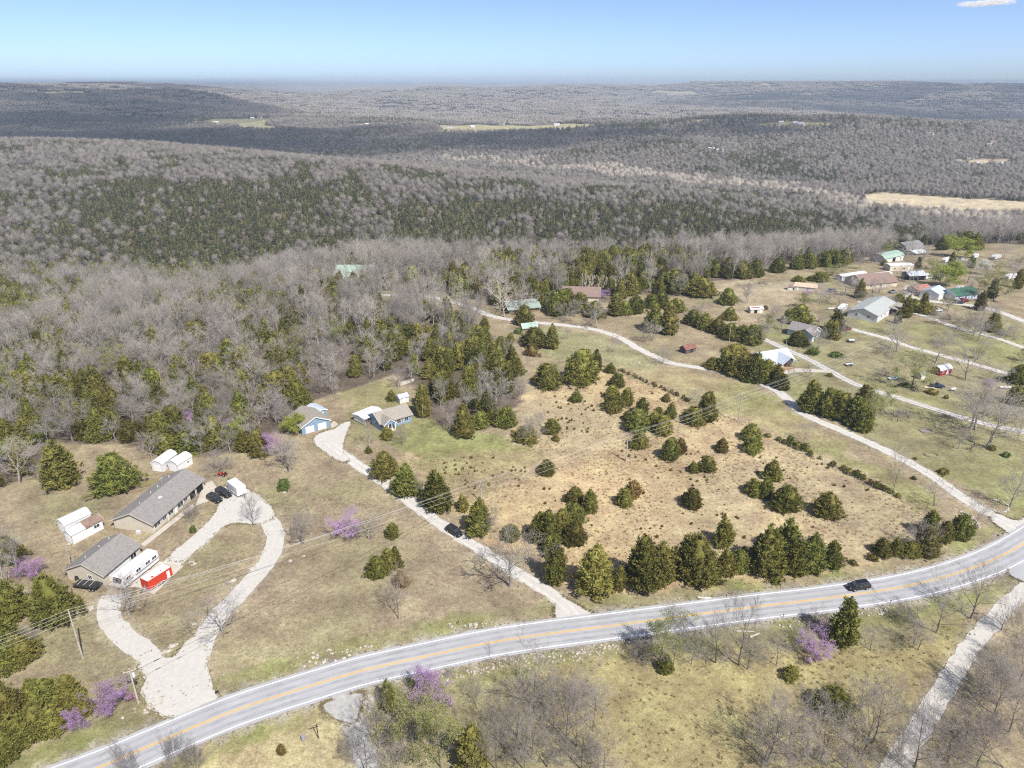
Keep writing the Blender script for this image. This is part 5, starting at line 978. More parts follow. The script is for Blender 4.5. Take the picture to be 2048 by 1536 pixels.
# campers, small trailers, boats in the settlement
for A, B, lab, ax in [((1684,627),(1694,619),'white camper left of the big grey house',2),((1850,560),(1866,557),'white camper beside the yellow-green willow',2),((2016,561),(2032,557),'white camper at the far right edge of the settlement',2),((1989,520),(2001,517),'small white camper at the top right woods edge',1),((1890,526),(1908,523),'pale camper among bare trees in the upper settlement',2),((1915,586),(1926,583),'white camper hidden between shop and green-roofed house',1),((1948,517),(1956,516),'white camper left of the top right woods edge',1)]:
    box_trailer('camper', lab, A, B, 2.4, 2.7, M_WHITE, M_WMET, .6, ax, 2, cat='camper', rounded=True, group='campers in the settlement')
def flat_trailer(label, u, v, a, load=None):
    o = thing('utility_trailer', label, 'trailer', on(u, v), a, 'small trailers in the right pastures'); boxpart('bed', o, -1.7, 1.7, -.9, .9, .5, .6, M_SILV if load is None else M_DARKW)
    for e in (-1, 1): boxpart('rail', o, -1.7, 1.7, e*.9-.03, e*.9+.03, .603, .9, M_DARKW); wheel(o, 0, e*1.05, .32, .2)
    tubepart('hitch', o, (-1.7, 0, .52), (-2.9, 0, .45), .05, M_DARK)
    if load is not None: b = MB(); b.box(-1.4, 1.4, -.75, .75, .604, 1.1, load, .2); b.build('load', o)
flat_trailer('low grey utility trailer on the bank above the farm lane', 1699, 731, .3); flat_trailer('utility trailer with a silver load in the grass below pale blue house', 1702, 684, .1, M_SILV); flat_trailer('trailer stacked with rust-red steel left of big grey house', 1726, 617, .5, M_ORANGE)
def boat(label, u, v, a, m):
    o = thing('rowing_boat', label, 'boat', on(u, v), a); b = MB(); loft([(-1.9, [(.05, .1), (.5, .2), (.72, .5), (.7, .62)]), (0, [(.05, .05), (.6, .15), (.85, .5), (.82, .64)]), (1.6, [(.03, .15), (.3, .28), (.42, .58), (.4, .7)]), (2.1, [(.01, .4), (.03, .5), (.05, .65), (.04, .72)])], m, b); b.build('hull', o); boxpart('thwart', o, -.6, -.3, -.8, .8, .645, .68, M_WOOD); boxpart('thwart', o, .6, .9, -.7, .7, .68, .71, M_WOOD)
boat('small pale blue boat on the grass by green shrubs', 1786, 759, .2, M_PBLUE); boat('small white boat near the camper left of big grey house', 1662, 619, .4, M_WHITE); boat('white boat lying in grass at the far right pasture', 2010, 777, -.1, M_WHITE)

# ------------------------------------------------------------------ poles and wires
def pole(label, ub, vb, vt, arm=0, arm_az=0, lamp=False, trans=False, thin=.18, m=None, name='utility_pole', cat='utility pole'):
    p = P(ub, vb); H = max(3.0, min(13, top_height(p, vt))); o = thing(name, label, cat, p, arm_az); m = m or M_POLE
    b = MB(); b.tube((0, 0, -.4), (0, 0, H), thin, thin*.7, m, 8); b.build('pole', o)
    tips = [Vector((0, 0, H))]
    if arm:
        boxpart('crossarm', o, -arm/2, arm/2, -.06, .06, H-.55, H-.42, M_POLE); tips = []
        for x in (-arm/2+.1, 0, arm/2-.1):
            tubepart('insulator', o, (x, 0, H-.418 if x else H), (x, 0, H-.18 if x else H+.22), .05, M_SILV, 6); tips.append(Vector((x, 0, H-.18 if x else H+.22)))
        for e in (-1, 1): tubepart('brace', o, (e*arm*.3, .07, H-.55), (0, .12, H-1.2), .025, M_SILV, 5)
    tips.append(Vector((0, .15, H-2.2)))
    if trans: tubepart('transformer', o, (.38, 0, H-1.9), (.38, 0, H-1.1), .22, M_SILV, 10)
    if lamp: tubepart('lamp_arm', o, (0, 0, H-.3), (.9, 0, H+.05), .03, M_SILV, 5); b = MB(); b.box(.75, 1.2, -.15, .15, H-.05, H+.12, M_SILV, .05); b.build('lamp_head', o)
    q = Matrix.Rotation(arm_az, 4, 'Z'); return [p+q @ t for t in tips]
def wire(label, a, b_, sag, m=M_WIRE, r=.022, name='power_line', group=None, cat='wire'):
    mb = MB(); n = 14; pts = [a.lerp(b_, i/n)-Vector((0, 0, sag*4*(i/n)*(1-i/n))) for i in range(n+1)]
    for i in range(n): mb.tube(pts[i], pts[i+1], r, r, m, 4, False)
    c = (a+b_)/2
    o = mb.build(name); tag(o, label, cat, group); return o
az = head((165,1316), (962,1002))+math.pi/2
T1 = pole('bare wooden utility pole on the lawn beside the bottom left cedars', 166, 1317, 1219, 0)
T1 = [T1[0], T1[0]-Vector((0, 0, .7)), T1[0]-Vector((0, 0, 1.4)), T1[0]-Vector((0, 0, 2.4))]
T4 = pole('utility pole with crossarm near the drive at the left of tan field', 962, 1003, 964, 2.4, az, trans=True)
T5 = pole('utility pole with crossarm standing mid tan field', 1252, 923, 868, 2.4, az)
T6 = pole('utility pole with crossarm at the fence of the tan field', 1476, 844, 790, 2.4, az, trans=True)
T7 = pole('tall double utility pole between two lanes on the right', 1775, 727, 671, 2.4, az, trans=True)
PL = P(-260, 1440); TL = [Vector((PL.x, PL.y, 8.5))-Vector((0, 0, .7*k)) for k in range(4)]
for k in range(4):
    for a_, b_, w in [(TL, T1, 'left of the lawn pole to the frame edge'), (T1, T4, 'from the lawn pole across the drive to the field'), (T4, T5, 'over the left half of the tan field'), (T5, T6, 'over the right half of the tan field'), (T6, T7, 'from the fence pole over the lanes')]:
        wire(('top', 'second', 'third', 'lowest')[k]+' thin grey power line '+w, a_[min(k, len(a_)-1)], b_[min(k, len(b_)-1)], .9)
T2 = pole('utility pole with transformer beside the highway and gravel drive mouth', 277, 1406, 1338, 2.0, .5, trans=True)
o = wire('black service cable rising from the roadside pole over the drive', T2[-1]+Vector((0, 0, 1.2)), T4[-1], .9, M_BWIRE, .025, 'service_cable', cat='cable')
for t in (.045, .09, .2): a_ = (T2[-1]+Vector((0, 0, 1.2))).lerp(T4[-1], t)-Vector((0, 0, .9*4*t*(1-t))); b_ = a_.lerp(T4[-1]-Vector((0, 0, 1.5)), .011); tubepart('cable_sleeve', o, a_, b_, .09, M_BWIRE, 6)
pole('leaning pole with a dark lamp behind the tan garage', 145, 1141, 1088, lamp=True, thin=.12, name='lamp_pole', cat='lamp post')
pole('thin yellowish pole beside the dark cedar at the field edge', 1074, 889, 852, thin=.09, m=M_WOOD); pole('old wooden pole behind the blue house by the small shed', 821, 803, 768, thin=.13)
pole('yellow pole in the yard behind the blue garage', 686, 820, 792, thin=.09, m=M_WOOD); pole('lamp pole on the lawn below the curving lane', 1272, 748, 725, lamp=True, thin=.09, name='lamp_pole', cat='lamp post')
pole('slim pole beside the tiny green-roofed well house', 1070, 663, 631, lamp=True, thin=.1, name='lamp_pole', cat='lamp post'); pole('pole near the brown-roofed house in the cedars', 1136, 575, 551, thin=.12); pole('pole in front of the cedar belt in the pasture', 1458, 683, 652, thin=.12); pole('pole beside two cedars left of the cream shed', 1461, 610, 585, thin=.12)
pole('pole on grass right of the green settlement trees', 1742, 553, 528, thin=.13); pole('pole behind the settlement under the yellow tree', 1885, 514, 499, thin=.13); pole('pole beside the lane above the metal roof cabin', 1570, 702, 680, thin=.11); pole('dark post at the middle settlement lane', 1720, 682, 662, thin=.1); pole('pole in the yard of the blue house with a white box', 846, 838, 808, thin=.09)
def clothes_post(label, u, v):
    o = thing('clothesline_post', label, 'post', on(u, v, 0), .4); tubepart('post', o, (0, 0, -.2), (0, 0, 3.2), .07, M_DARK); boxpart('crossbar', o, -.8, .8, -.05, .05, 3.0, 3.12, M_BRWN)
grown('cedar_bronze', 563, 1489, 1511, 17, label='lone small brown bush in the field below the highway')
o = thing('barrel', 'small dark grey barrel near the post below the highway', 'barrel', on(607,1480,0), 0); b = MB(); b.tube((0, 0, -.1), (0, 0, .45), .32, .38, M_CARG, 12); b.tube((0, 0, .45), (0, 0, .95), .38, .3, M_CARG, 12); b.build('drum', o)
clothes_post('brown post with a crossbar in the field below the highway', 637, 1477)

# ------------------------------------------------------------------ fence, stones, small things on the ground
FENCE = [(1228,738),(1300,770),(1400,815),(1480,850),(1560,886),(1650,930),(1740,975),(1830,1015),(1900,1050)]
fl = smooth_line(FENCE, 3.4); o = thing('wire_fence', 'low wire fence with posts along the upper edge of the tan field', 'fence', (fl[0][0], fl[0][1], Z(*fl[0])))
pm = MB(); pm.tube((0, 0, -.3), (0, 0, 1.25), .07, .06, M_POLE, 6); pmesh = pm.mesh('post')
base = Vector(o.location)
for q in fl: link('post', pmesh, o, Vector((q[0], q[1], Z(*q)))-base)
for h_ in (.45, .8, 1.15):
    b = MB(); pts = [Vector((q[0], q[1], Z(*q)+h_))-base for q in fl]
    for i in range(len(pts)-1): b.tube(pts[i], pts[i+1], .012, .012, M_WIRE, 4, False)
    b.build('wire', o)
FENCE2 = [(1735,873),(1790,905),(1850,945),(1905,978),(1960,1010)]
fl = smooth_line(FENCE2, 3.4); o = thing('lane_fence', 'wire fence along the upper side of the gravel lane', 'fence', (fl[0][0], fl[0][1], Z(*fl[0]))); base = Vector(o.location)
for q in fl: link('post', pmesh, o, Vector((q[0], q[1], Z(*q)))-base)
for h_ in (.5, 1.1):
    b = MB(); pts = [Vector((q[0], q[1], Z(*q)+h_))-base for q in fl]
    for i in range(len(pts)-1): b.tube(pts[i], pts[i+1], .012, .012, M_WIRE, 4, False)
    b.build('wire', o)
def rock_mesh(seed):
    rs = random.Random(seed); bm = bmesh.new(); bmesh.ops.create_icosphere(bm, subdivisions=1, radius=.5)
    for v in bm.verts: v.co *= rs.uniform(.7, 1.15); v.co.z *= .65
    me = bpy.data.meshes.new('rock'); bm.to_mesh(me); bm.free(); me.materials.append(M_STONE); return me
ROCKS = [rock_mesh(i) for i in range(6)]
_rk = random.Random(12)
def rocks_along(name, label, pts, n, size, spread, cat):
    ln = smooth_line(pts, .6); o = thing(name, label, cat, (*ln[0], Z(*ln[0]))); base = Vector(o.location)
    for i in range(n):
        q = ln[_rk.randrange(len(ln))]; x = q[0]+_rk.gauss(0, spread); y = q[1]+_rk.gauss(0, spread); s = size*_rk.uniform(.5, 1.5)
        r = link('rock', _rk.choice(ROCKS), o, Vector((x, y, Z(x, y)+s*.12))-base, _rk.random()*6); r.scale = (s*_rk.uniform(.8, 1.6), s, s)
rocks_along('rubble_bank', 'bank of pale loose rocks along the lower edge of the highway', [(880,1358),(960,1338),(1010,1328),(1100,1315),(1180,1305),(1240,1290)], 230, .36, .9, 'rocks')
rocks_along('rubble_bank', 'loose rocks below the highway near the dark columnar cedar', [(1560,1250),(1640,1245),(1700,1232),(1780,1220),(1830,1212)], 90, .45, .9, 'rocks')
rocks_along('stone_wall', 'low curved white stone wall right of the gravel lane entrance', [(1948,1000),(1975,1015),(2000,1026),(2012,1022),(2018,1014),(2000,1000),(1985,1002)], 90, .5, .15, 'stone wall')
rocks_along('stone_wall', 'low white stone wall left of the gravel lane entrance', [(1912,1020),(1935,1028),(1955,1045),(1960,1055)], 60, .45, .2, 'stone wall')
rocks_along('stone_edge', 'stones along the highway cut beside the left lawn', [(600,1320),(650,1312),(700,1300),(740,1298)], 34, .6, .9, 'rocks'); rocks_along('stone_edge', 'short line of stones on the highway verge above yellow line', [(900,1258),(940,1252),(990,1248)], 26, .5, .6, 'rocks')
rocks_along('rock_pile', 'heap of pale stones at the roadside below the purple redbud', [(285,1420),(310,1412)], 28, .5, 1.0, 'rocks'); rocks_along('fire_ring', 'ring of pale stones on the lawn inside the drive loop', [(378,1125),(384,1122),(391,1125),(388,1131),(380,1131),(377,1127)], 22, .4, .06, 'stone ring'); rocks_along('rock_pile', 'pale boulders beside the lower gravel drive', [(735,1400),(745,1412)], 14, .8, .7, 'rocks')
for u, v, s in [(526,1104,1.5),(505,1138,1.6),(466,1162,1.8),(536,1071,1.0),(388,1247,1.4),(345,1293,1.5),(338,1302,1.2),(330,1304,1.0),(352,1290,.9),(580,1122,1.1),(608,1112,.8),(1938,1118,.5),(182,1217,1.4),(569,985,1.2)]:
    p = P(u, v); o = thing('boulder', '', 'boulder', p, _rk.random()*6, 'boulders on the lawns'); r = link('stone', _rk.choice(ROCKS), o); r.scale = (s*1.2, s*.9, s); TREES.append((o, 'boulder', (u, v)))
def log(label, pts, r, m, name='log'):
    b = MB(); w = [P(*q)+Vector((0, 0, r)) for q in pts]
    for i in range(len(w)-1): b.tube(w[i], w[i+1], r, r*.85, m, 8)
    tag(b.build(name), label, 'log')
log('curved white fallen log on the verge above the highway', [(1395,1196),(1408,1198),(1422,1197)], .22, M_PALE); log('pale fallen log under bare trees below highway', [(1500,1276),(1518,1268)], .2, M_PALE); log('long fallen pale log by the roadside saplings', [(1468,1263),(1508,1264)], .14, M_PALE); log('bleached dead trunk in the bottom left cedars', [(20,1302),(38,1276)], .25, M_PALE); log('cut pink logs beside the dark pickup in the pasture', [(1848,776),(1862,777),(1872,780)], .3, M_TAN2)
b = MB(); rs_ = random.Random(3); p = P(1803,832)
for i in range(70): x, y = rs_.gauss(0, 3.6), rs_.gauss(0, 2.0); a = rs_.random()*3.14; l = rs_.uniform(1, 3.2); z = rs_.uniform(.1, 1.2); b.tube((x, y, z), (x+math.cos(a)*l, y+math.sin(a)*l, z+rs_.uniform(-.3, .5)), .1, .05, M_TWIG, 4)
o = thing('brush_pile', 'grey brush pile on the grass right of the cedar row', 'brush pile', p); b.build('branches', o)
b = MB(); p = P(1526,567)
for i in range(40): x, y = rs_.gauss(0, 2.2), rs_.gauss(0, 1.5); a = rs_.random()*3.14; l = rs_.uniform(1, 2.5); z = rs_.uniform(.1, 1.0); b.tube((x, y, z), (x+math.cos(a)*l, y+math.sin(a)*l, z+rs_.uniform(-.3, .4)), .09, .05, M_BROWN, 4)
o = thing('brush_pile', 'brown brush pile in the upper tan pasture', 'brush pile', p); b.build('branches', o)
for u, v, lab in [(1862,910,'dark tyre ring lying on the grass above the gravel lane'), (1851,862,'charred round fire pit in the green pasture')]:
    p = P(u, v); b = MB(); 
    for i in range(16): a = 6.283*i/16; a2 = 6.283*(i+1)/16; b.tube((1.9*math.cos(a), 1.5*math.sin(a), .12), (1.9*math.cos(a2), 1.5*math.sin(a2), .1), .12, .12, M_BRMET, 6, False)
    o = thing('fire_ring', lab, 'ring', p); b.build('ring', o)
    if v < 900: b = MB(); b.tube((0, 0, .02), (0, 0, .1), 1.5, 1.3, M_GRSH, 14); b.build('ash', o)
p = P(2004,1075); o = thing('mailbox', 'dark mailbox at the gravel lane entrance on the highway', 'mailbox', p, .6); tubepart('post', o, (0, 0, -.2), (0, 0, 1.05), .05, M_POLE); b = MB(); b.prism([(-.12, 1.05), (.12, 1.05), (.12, 1.2), (.06, 1.3), (-.06, 1.3), (-.12, 1.2)], -.28, .28, M_BLACK); b.build('box', o); boxpart('board', o, -.4, .4, -.1, .1, .98, 1.04, M_WOOD)
p = P(262,1398); o = thing('utility_box', 'rusty brown utility pedestal beside the roadside pole', 'utility box', p, .3); b = MB(); b.box(-.4, .4, -.3, .3, -.1, 1.3, M_RUST, .04); b.build('cabinet', o); boxpart('lid', o, -.42, .42, -.32, .32, 1.302, 1.36, M_BRMET)
p = P(436,1393); o = thing('mailbox', 'black mailbox where the drive mouth meets the highway', 'mailbox', p, .3); tubepart('post', o, (0, 0, -.2), (0, 0, 1.05), .05, M_POLE); b = MB(); b.prism([(-.12, 1.05), (.12, 1.05), (.12, 1.2), (.06, 1.3), (-.06, 1.3), (-.12, 1.2)], -.28, .28, M_BLACK); b.build('box', o)
for u, v, lab in [(1367,1263,'left of the two dark marker posts below the highway'), (1566,1236,'middle dark marker post below the highway'), (1780,1208,'small brown marker post right of the columnar cedar'), (917,1250,'thin dark marker post on the upper highway verge')]:
    o = thing('marker_post', lab, 'marker post', P(u, v), 0); tubepart('post', o, (0, 0, -.2), (0, 0, 1.1), .06, M_BRWN); boxpart('plate', o, -.1, .1, -.08, -.06, .7, 1.05, M_DARK)
o = thing('propane_tank', 'white propane tank beside the farm lane trees', 'tank', on(1905,782,0), .2); b = MB(); loft([(-1.2, [(.05, .75), (.1, .8), (.1, .85), (.05, .9)]), (-1.0, [(.2, .45), (.42, .65), (.42, .95), (.2, 1.2)]), (1.0, [(.2, .45), (.42, .65), (.42, .95), (.2, 1.2)]), (1.2, [(.05, .75), (.1, .8), (.1, .85), (.05, .9)])], M_WHITE, b); b.build('tank', o)
for xx in (-.6, .6): boxpart('foot', o, xx-.08, xx+.08, -.3, .3, -.1, .5, M_CONC)
# seedlings in the dry field
_sd = random.Random(8)
SEED_AREAS = [([(870,930),(960,905),(1060,930),(1050,975),(960,985),(890,960)], 46), ([(1085,790),(1190,800),(1190,870),(1120,870),(1070,850)], 44), ([(1220,880),(1420,900),(1460,1000),(1300,1010),(1240,950)], 34), ([(1060,960),(1240,1000),(1240,1060),(1080,1040)], 22), ([(1250,1010),(1500,1000),(1640,1080),(1400,1110),(1260,1080)], 30), ([(1480,900),(1640,920),(1790,1010),(1640,1080),(1540,980)], 26), ([(1180,760),(1300,780),(1330,810),(1220,830)], 18)]
for pts, n in SEED_AREAS:
    pw = poly_w(pts); lo = pw.min(0); hi = pw.max(0); c = 0
    while c < n:
        x = _sd.uniform(lo[0], hi[0]); y = _sd.uniform(lo[1], hi[1])
        if inside(np.array([x]), np.array([y]), pw)[0]:
            c += 1; s = _sd.uniform(.4, 1.05); plant('seedling', Vector((x, y, Z(x, y)+.05)), .8*s, .7*s, 'tiny dark cedar seedling sprouting in the dry tan field', 'cedar seedlings of the dry field')
# shrubby fence line near its upper end
for i, q in enumerate(smooth_line([(1234,740),(1290,762),(1340,785),(1375,803)], 1.5)):
    x = q[0]+_sd.gauss(0, .5); y = q[1]+_sd.gauss(0, .5); plant('bush', Vector((x, y, Z(x, y))), _sd.uniform(.9, 1.6), _sd.uniform(1.2, 2.0), 'low brown scrub in the fence row at the top of the tan field', 'scrub along the upper fence', var=2)

# yard trees and hedges of the settlement
_st = random.Random(31); SETT = poly_w([(1640,562),(1750,530),(2040,520),(2060,740),(1920,715),(1760,668),(1660,640)]); _c = 0
while _c < 46:
    x = _st.uniform(SETT[:, 0].min(), SETT[:, 0].max()); y = _st.uniform(SETT[:, 1].min(), SETT[:, 1].max()); A1 = np.array([x]); B1 = np.array([y])
    if not inside(A1, B1, SETT)[0] or any((x-q[0])**2+(y-q[1])**2 < (q[2]*.85)**2 for q in KEEP_OUT) or any(near_line(A1, B1, GL[q][0])[0] < 4 for q in ('upper_lane', 'top_lane', 'settlement_lane')): continue
    _c += 1; kd = _st.choice(['bare', 'bare', 'bare_brown', 'budding', 'bare_shrub', 'cedar']); H = _st.uniform(6, 10.5) if kd != 'bare_shrub' else _st.uniform(2.5, 4); plant(kd, Vector((x, y, Z(x, y))), H, H*_st.uniform(.7, .95) if kd != 'cedar' else H*.55)
_hl = GL['upper_lane'][0]; _hn = normals(_hl)
for i in range(4, len(_hl)-2, 4):
    q = _hl[i]-_hn[i]*_st.uniform(4.5, 7); H = _st.uniform(1.8, 4)
    if any((q[0]-k_[0])**2+(q[1]-k_[1])**2 < (k_[2]*.8)**2 for k_ in KEEP_OUT): continue
    plant(_st.choice(['bare_shrub', 'bare_shrub', 'bush']), Vector((q[0], q[1], Z(*q))), H, H*1.3, 'scrubby hedge plant along the upper settlement lane', 'hedge along the upper lane')

# ------------------------------------------------------------------ grass tufts, woods, clouds, air
def tuft(seed, m, n=14, h=.55, w=.4):
    rs = np.random.RandomState(seed); B = np.stack([rs.normal(size=n)*w*.3, rs.normal(size=n)*w*.3, np.zeros(n)], 1); D = rs.normal(size=(n, 3))*.35+np.array([0, 0, 1]); D /= np.linalg.norm(D, axis=1)[:, None]
    V, Q = blades(B, D, h*(.6+.6*rs.rand(n)), .09+.05*rs.rand(n), rs); return raw_mesh('tuft', V, Q, [m])
M_DRY = foliage('dry_grass', (.45, .345, .2), (.58, .47, .3), .2, .3); M_OLIVE = foliage('olive_grass', (.28, .24, .12), (.39, .34, .19), .2, .3)
def tufts(name, label, pts, cell, m, seed, hmax):
    pw = poly_w(pts); rs = np.random.RandomState(seed); gx, gy = np.meshgrid(np.arange(pw[:, 0].min(), pw[:, 0].max(), cell), np.arange(pw[:, 1].min(), pw[:, 1].max(), cell))
    x = gx.ravel()+(rs.rand(gx.size)-.5)*cell*1.3; y = gy.ravel()+(rs.rand(gx.size)-.5)*cell*1.3; k = inside(x, y, pw) & (rs.rand(len(x)) < np.clip((fbm(x/11, y/11, 3)-.3)*2.6, .1, 1)); x = x[k]; y = y[k]
    for ln, wd in list(GL.values())+[(HW, 9.5)]: k = near_line(x, y, ln) > wd/2+.9; x = x[k]; y = y[k]
    s_ = (.55+.7*rs.rand(len(x)))*hmax; print(name, len(x))
    scatter(name, label, 'grass', np.column_stack([x, y, Zf(x, y)]), np.column_stack([s_*1.2, s_*1.2, s_]), [source(tuft(500+seed+i, m)) for i in range(4)], seed)
tufts('dry_grass', 'dry tan tussock grass covering the field', PATCH[0][0], 1.3, M_DRY, 51, .85)
tufts('olive_grass', 'rough olive grass in the field below the highway', PATCH[5][0], 1.3, M_OLIVE, 52, .7)
def edge_tufts():
    rs = np.random.RandomState(77); X = []; Yy = []
    for nm, (ln, wd) in GL.items():
        nn = normals(ln)
        for sgn in (-1, 1):
            for rep_ in range(3):
                off = sgn*(wd/2+rs.normal(size=len(ln))*.35+.05); q = ln+nn*off[:, None]+rs.normal(size=ln.shape)*.5; k = rs.rand(len(ln)) < np.clip(vnoise(q[:, 0]/4, q[:, 1]/4)*1.6-.2, 0, 1); X.append(q[k, 0]); Yy.append(q[k, 1])
    for nm, pw in PADW.items():
        for rep_ in range(3):
            t = rs.rand(260); i = rs.randint(0, len(pw), 260); q = pw[i]*(1-t)[:, None]+np.roll(pw, -1, 0)[i]*t[:, None]+rs.normal(size=(260, 2))*.35; X.append(q[:, 0]); Yy.append(q[:, 1])
    nn = normals(HW)
    for sgn in (-1, 1):
        for rep_ in range(4): q = HW+nn*(sgn*(4.35+np.abs(rs.normal(size=len(HW)))*.5))[:, None]+rs.normal(size=HW.shape)*.4; X.append(q[:, 0]); Yy.append(q[:, 1])
    x = np.concatenate(X); y = np.concatenate(Yy); k = near_line(x, y, HW) > 4.15
    for pw in PADW.values():
        c = pw.mean(0); k &= ~inside(c[0]+(x-c[0])*1.06, c[1]+(y-c[1])*1.06, pw)
    for ln, wd in GL.values(): k &= near_line(x, y, ln) > wd/2-.25
    x = x[k]; y = y[k]; s_ = .2+.25*rs.rand(len(x)); print('edge', len(x))
    scatter('verge_grass', 'short tan and olive grass creeping over the edges of lanes and road', 'grass', np.column_stack([x, y, Zf(x, y)]), np.column_stack([s_*1.6, s_*1.6, s_]), [source(tuft(600+i, M_OLIVE if i % 2 else M_LAWN)) for i in range(4)], 78)
M_LAWN = foliage('lawn_straw', (.26, .21, .135), (.37, .31, .21), .3, .3)
edge_tufts()
tufts('lawn_grass', 'short straw-coloured grass on the lawns left of the drive', [(60,960),(290,915),(480,910),(700,900),(1090,1190),(1090,1240),(440,1395),(300,1450),(60,1330)], 1.5, M_LAWN, 53, .42)
woods()
M_CLOUD = mat('cloud_white', (.9, .9, .92), 1.0, 0, .02, .001)
_n = M_CLOUD.node_tree.nodes; _l = M_CLOUD.node_tree.links; _ms = _n.new('ShaderNodeMixShader'); _ms.inputs[0].default_value = .8; _tr = _n.new('ShaderNodeBsdfTransparent')
_tl = _n.new('ShaderNodeBsdfTranslucent'); _tl.inputs[0].default_value = (.95, .95, .97, 1); _m2 = _n.new('ShaderNodeMixShader'); _m2.inputs[0].default_value = .6; _l.new(_n['Principled BSDF'].outputs[0], _m2.inputs[1]); _l.new(_tl.outputs[0], _m2.inputs[2]); _l.new(_m2.outputs[0], _ms.inputs[1]); _l.new(_tr.outputs[0], _ms.inputs[2]); _l.new(_ms.outputs[0], _n['Material Output'].inputs[0])
def cloud(label, gx, gy, rx, ry, alt, seed):
    """a cumulus whose shade falls on the ground at (gx, gy)"""
    k = alt/math.tan(SUN_EL); x = gx+SUN_DIR.x/math.hypot(SUN_DIR.x, SUN_DIR.y)*k; y = gy+SUN_DIR.y/math.hypot(SUN_DIR.x, SUN_DIR.y)*k
    rs = np.random.RandomState(seed); bm = bmesh.new()
    for i in range(26):
        a = rs.rand()*6.283; q = math.sqrt(rs.rand())*.9; s_ = (.2+.22*rs.rand())*(1.15-q*.55)
        m4 = Matrix.Translation((math.cos(a)*q*rx, math.sin(a)*q*ry, 40*rs.rand())) @ Matrix.Diagonal((rx*s_*1.2, ry*s_*1.2, min(rx, ry)*s_*.55, 1)); bmesh.ops.create_icosphere(bm, subdivisions=2, radius=1, matrix=m4)
    for v in bm.verts: v.co += Vector(rs.normal(size=3))*min(rx, ry)*.02
    me = bpy.data.meshes.new('cloud'); bm.to_mesh(me); bm.free(); me.materials.append(M_CLOUD)
    o = link('cloud', me, None, (x, y, alt)); tag(o, label, 'cloud', 'clouds above the frame'); return o
CLOUDS = [(-2400, 3050, 1600, 1150, 1200, 1), (-950, 1950, 1100, 420, 1150, 2), (280, 1900, 480, 220, 1150, 12), (2700, 4400, 1700, 1250, 1250, 3), (2250, 3300, 1150, 560, 1200, 13), (4400, 5700, 1500, 800, 1250, 4), (-3300, 5600, 1700, 800, 1300, 7)]
for i, c_ in enumerate(CLOUDS): cloud('white fair-weather cloud whose shadow darkens the hills', *c_)
_c = cloud('small wisp of white cloud at the top right of the sky', 0, 0, 520, 420, 1385, 11); _c.location = (8820, 15000, 1455); _c.scale = (.85, 1.3, .5); del _c['group']
# ------------------------------------------------------------------ air
hz = MB(); M_HAZE = bpy.data.materials.new('haze_air'); M_HAZE.use_nodes = True
_n = M_HAZE.node_tree.nodes; _n.remove(_n['Principled BSDF']); _v = _n.new('ShaderNodeVolumePrincipled')
_v.inputs['Color'].default_value = (.68, .82, 1.0, 1); _v.inputs['Density'].default_value = 1.15e-4; _v.inputs['Anisotropy'].default_value = .0
M_HAZE.node_tree.links.new(_v.outputs[0], _n['Material Output'].inputs['Volume'])
hz.box(-34000, 34000, -400, 27500, -145, 114, M_HAZE); ho = hz.build('haze'); ho['kind'] = 'stuff'; ho['label'] = 'thin pale blue haze over the hills'; ho['category'] = 'haze'


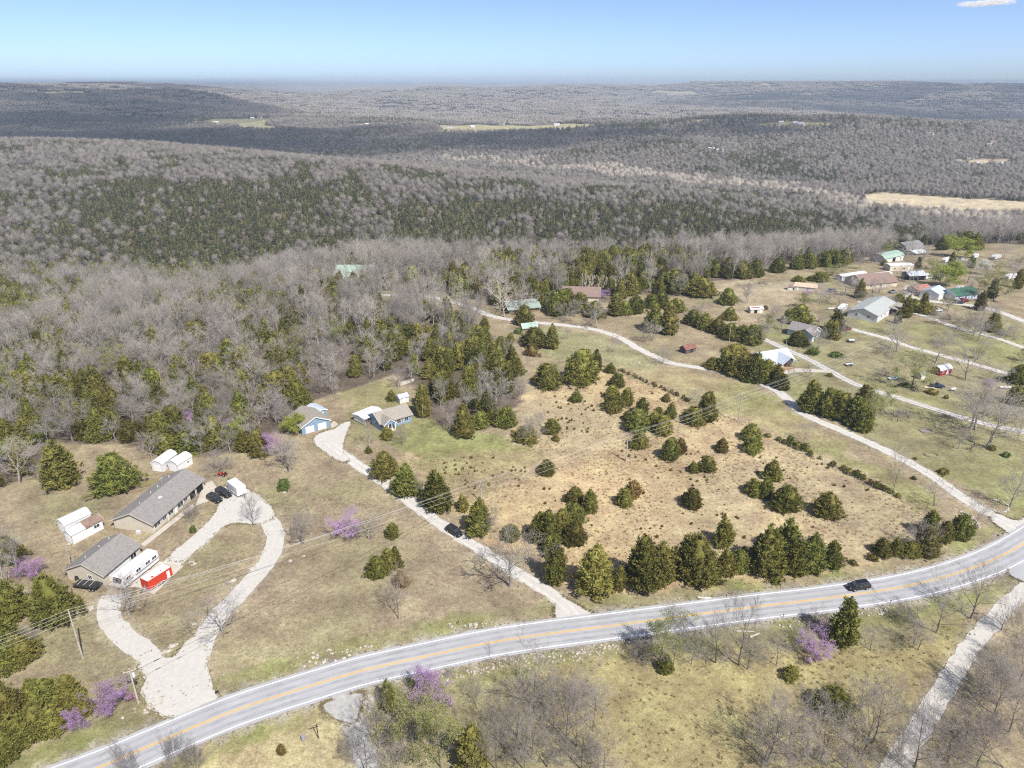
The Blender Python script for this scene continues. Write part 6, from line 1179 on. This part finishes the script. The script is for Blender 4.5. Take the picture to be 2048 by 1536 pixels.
# ------------------------------------------------------------------ labels that single out each tree
LAND = {'the black SUV on the gravel drive': (914,1066), 'the black SUV on the highway': (1716,1177), 'the blue garage': (636,850), 'the blue house': (790,850), 'the red cargo trailer': (322,1168), 'the white motorhome': (275,1150), 'the white cargo trailer': (488,980),
 'the pole in mid tan field': (1252,900), 'the pole at the field fence': (1476,820), 'the pole left in the tan field': (962,990), 'the rusty-roofed hut': (1380,700), 'the metal-roofed cabin': (1555,730), 'the pale blue grey-roofed house': (1600,665), 'the big grey house': (1755,630), 'the red barn shed': (1890,742),
 'the pair of white portable sheds': (350,930), 'the brown-roofed white shed': (175,1065), 'the gravel drive mouth at the highway': (1150,1230), 'the loop drive mouth': (350,1400), 'the lane mouth mailbox': (2004,1075), 'the brush pile': (1803,828), 'the green-roofed barn': (1048,618), 'the brown-roofed house': (1160,590), 'the green-roofed house in woods': (705,550),
 'the tiny green-roofed well house': (1060,655), 'the cream shed': (1512,618), 'the long tan-roofed shed': (1610,578), 'the wide brown-roofed house': (1760,565), 'the white shop': (1870,592), 'the dark green roof': (1930,590), 'the dark gambrel barn': (1825,502), 'the cream mobile home': (1802,535), 'the dark open carport': (1834,552),
 'the bottom left photo corner': (0,1536), 'the bottom right photo corner': (2048,1536), 'the lower gravel drive mouth': (690,1400), 'the lamp pole on the lawn': (1272,740), 'the double pole': (1775,700), 'the tyre ring': (1862,908), 'the white fallen log': (1408,1197), 'the concrete slab behind the blue house': (815,764), 'the post in the lower field': (637,1477),
 'the corner where lane meets the frame bottom': (1786,1536), 'the lawn pole': (166,1300), 'the bottom centre of photo': (1024,1536), 'the left photo edge centre': (0,768), 'the upper tan pasture brush pile': (1526,567), 'the fork of the farm lane': (1664,744), 'the stone wall at the lane mouth': (1990,1015), 'the old pole behind the blue house': (821,790), 'the roadside rubble bank': (1010,1330), 'the far green field': (1000,255), 'the far tan field': (1850,405), 'the upper left photo corner': (0,0), 'the horizon at photo centre': (1024,165), 'the right photo edge at the skyline': (2048,165)}
LOOK = {'cedar': 'green cone-shaped cedar', 'cedar_slim': 'slender green cedar', 'cedar_broad': 'broad dark green cedar', 'cedar_bronze': 'bronze-tinged cedar', 'bush': 'low dark bush', 'green_bush': 'small green shrub', 'bare': 'grey leafless tree', 'bare_brown': 'brown leafless tree', 'bare_shrub': 'twiggy leafless shrub', 'pale': 'pale leafless tree', 'poplar': 'pale sapling', 'redbud': 'purple flowering redbud', 'budding': 'tree with yellow-green buds', 'willow': 'bright yellow-green leafing tree', 'blossom': 'white blossoming tree', 'far_house': 'small distant house', 'boulder': 'pale boulder'}
ORD = ['nearest', 'second nearest', 'third nearest', 'fourth nearest', 'fifth nearest', 'sixth nearest', 'seventh nearest', 'eighth nearest', 'ninth nearest', 'tenth nearest', 'eleventh nearest', 'twelfth nearest']
def label_all():
    byk = {}
    for t in TREES: byk.setdefault(LOOK[t[1]], []).append(t)
    for look, lst in byk.items():
        best = [(99, 1e9, '')]*len(lst)
        for nm, (lu, lv) in LAND.items():
            ds = sorted((math.hypot(t[2][0]-lu, t[2][1]-lv), i) for i, t in enumerate(lst))
            for r, (d, i) in enumerate(ds[:12]): best[i] = min(best[i], (r, d, nm))
        for i, t in enumerate(lst):
            r, d, nm = best[i]
            if r < 12: t[0]['label'] = '%s, %s such to %s' % (look, ORD[r], nm) if r else '%s nearest to %s' % (look, nm)
            else: t[0]['label'] = '%s among many alike along the field edges' % look; t[0]['group'] = look+'s'
label_all()
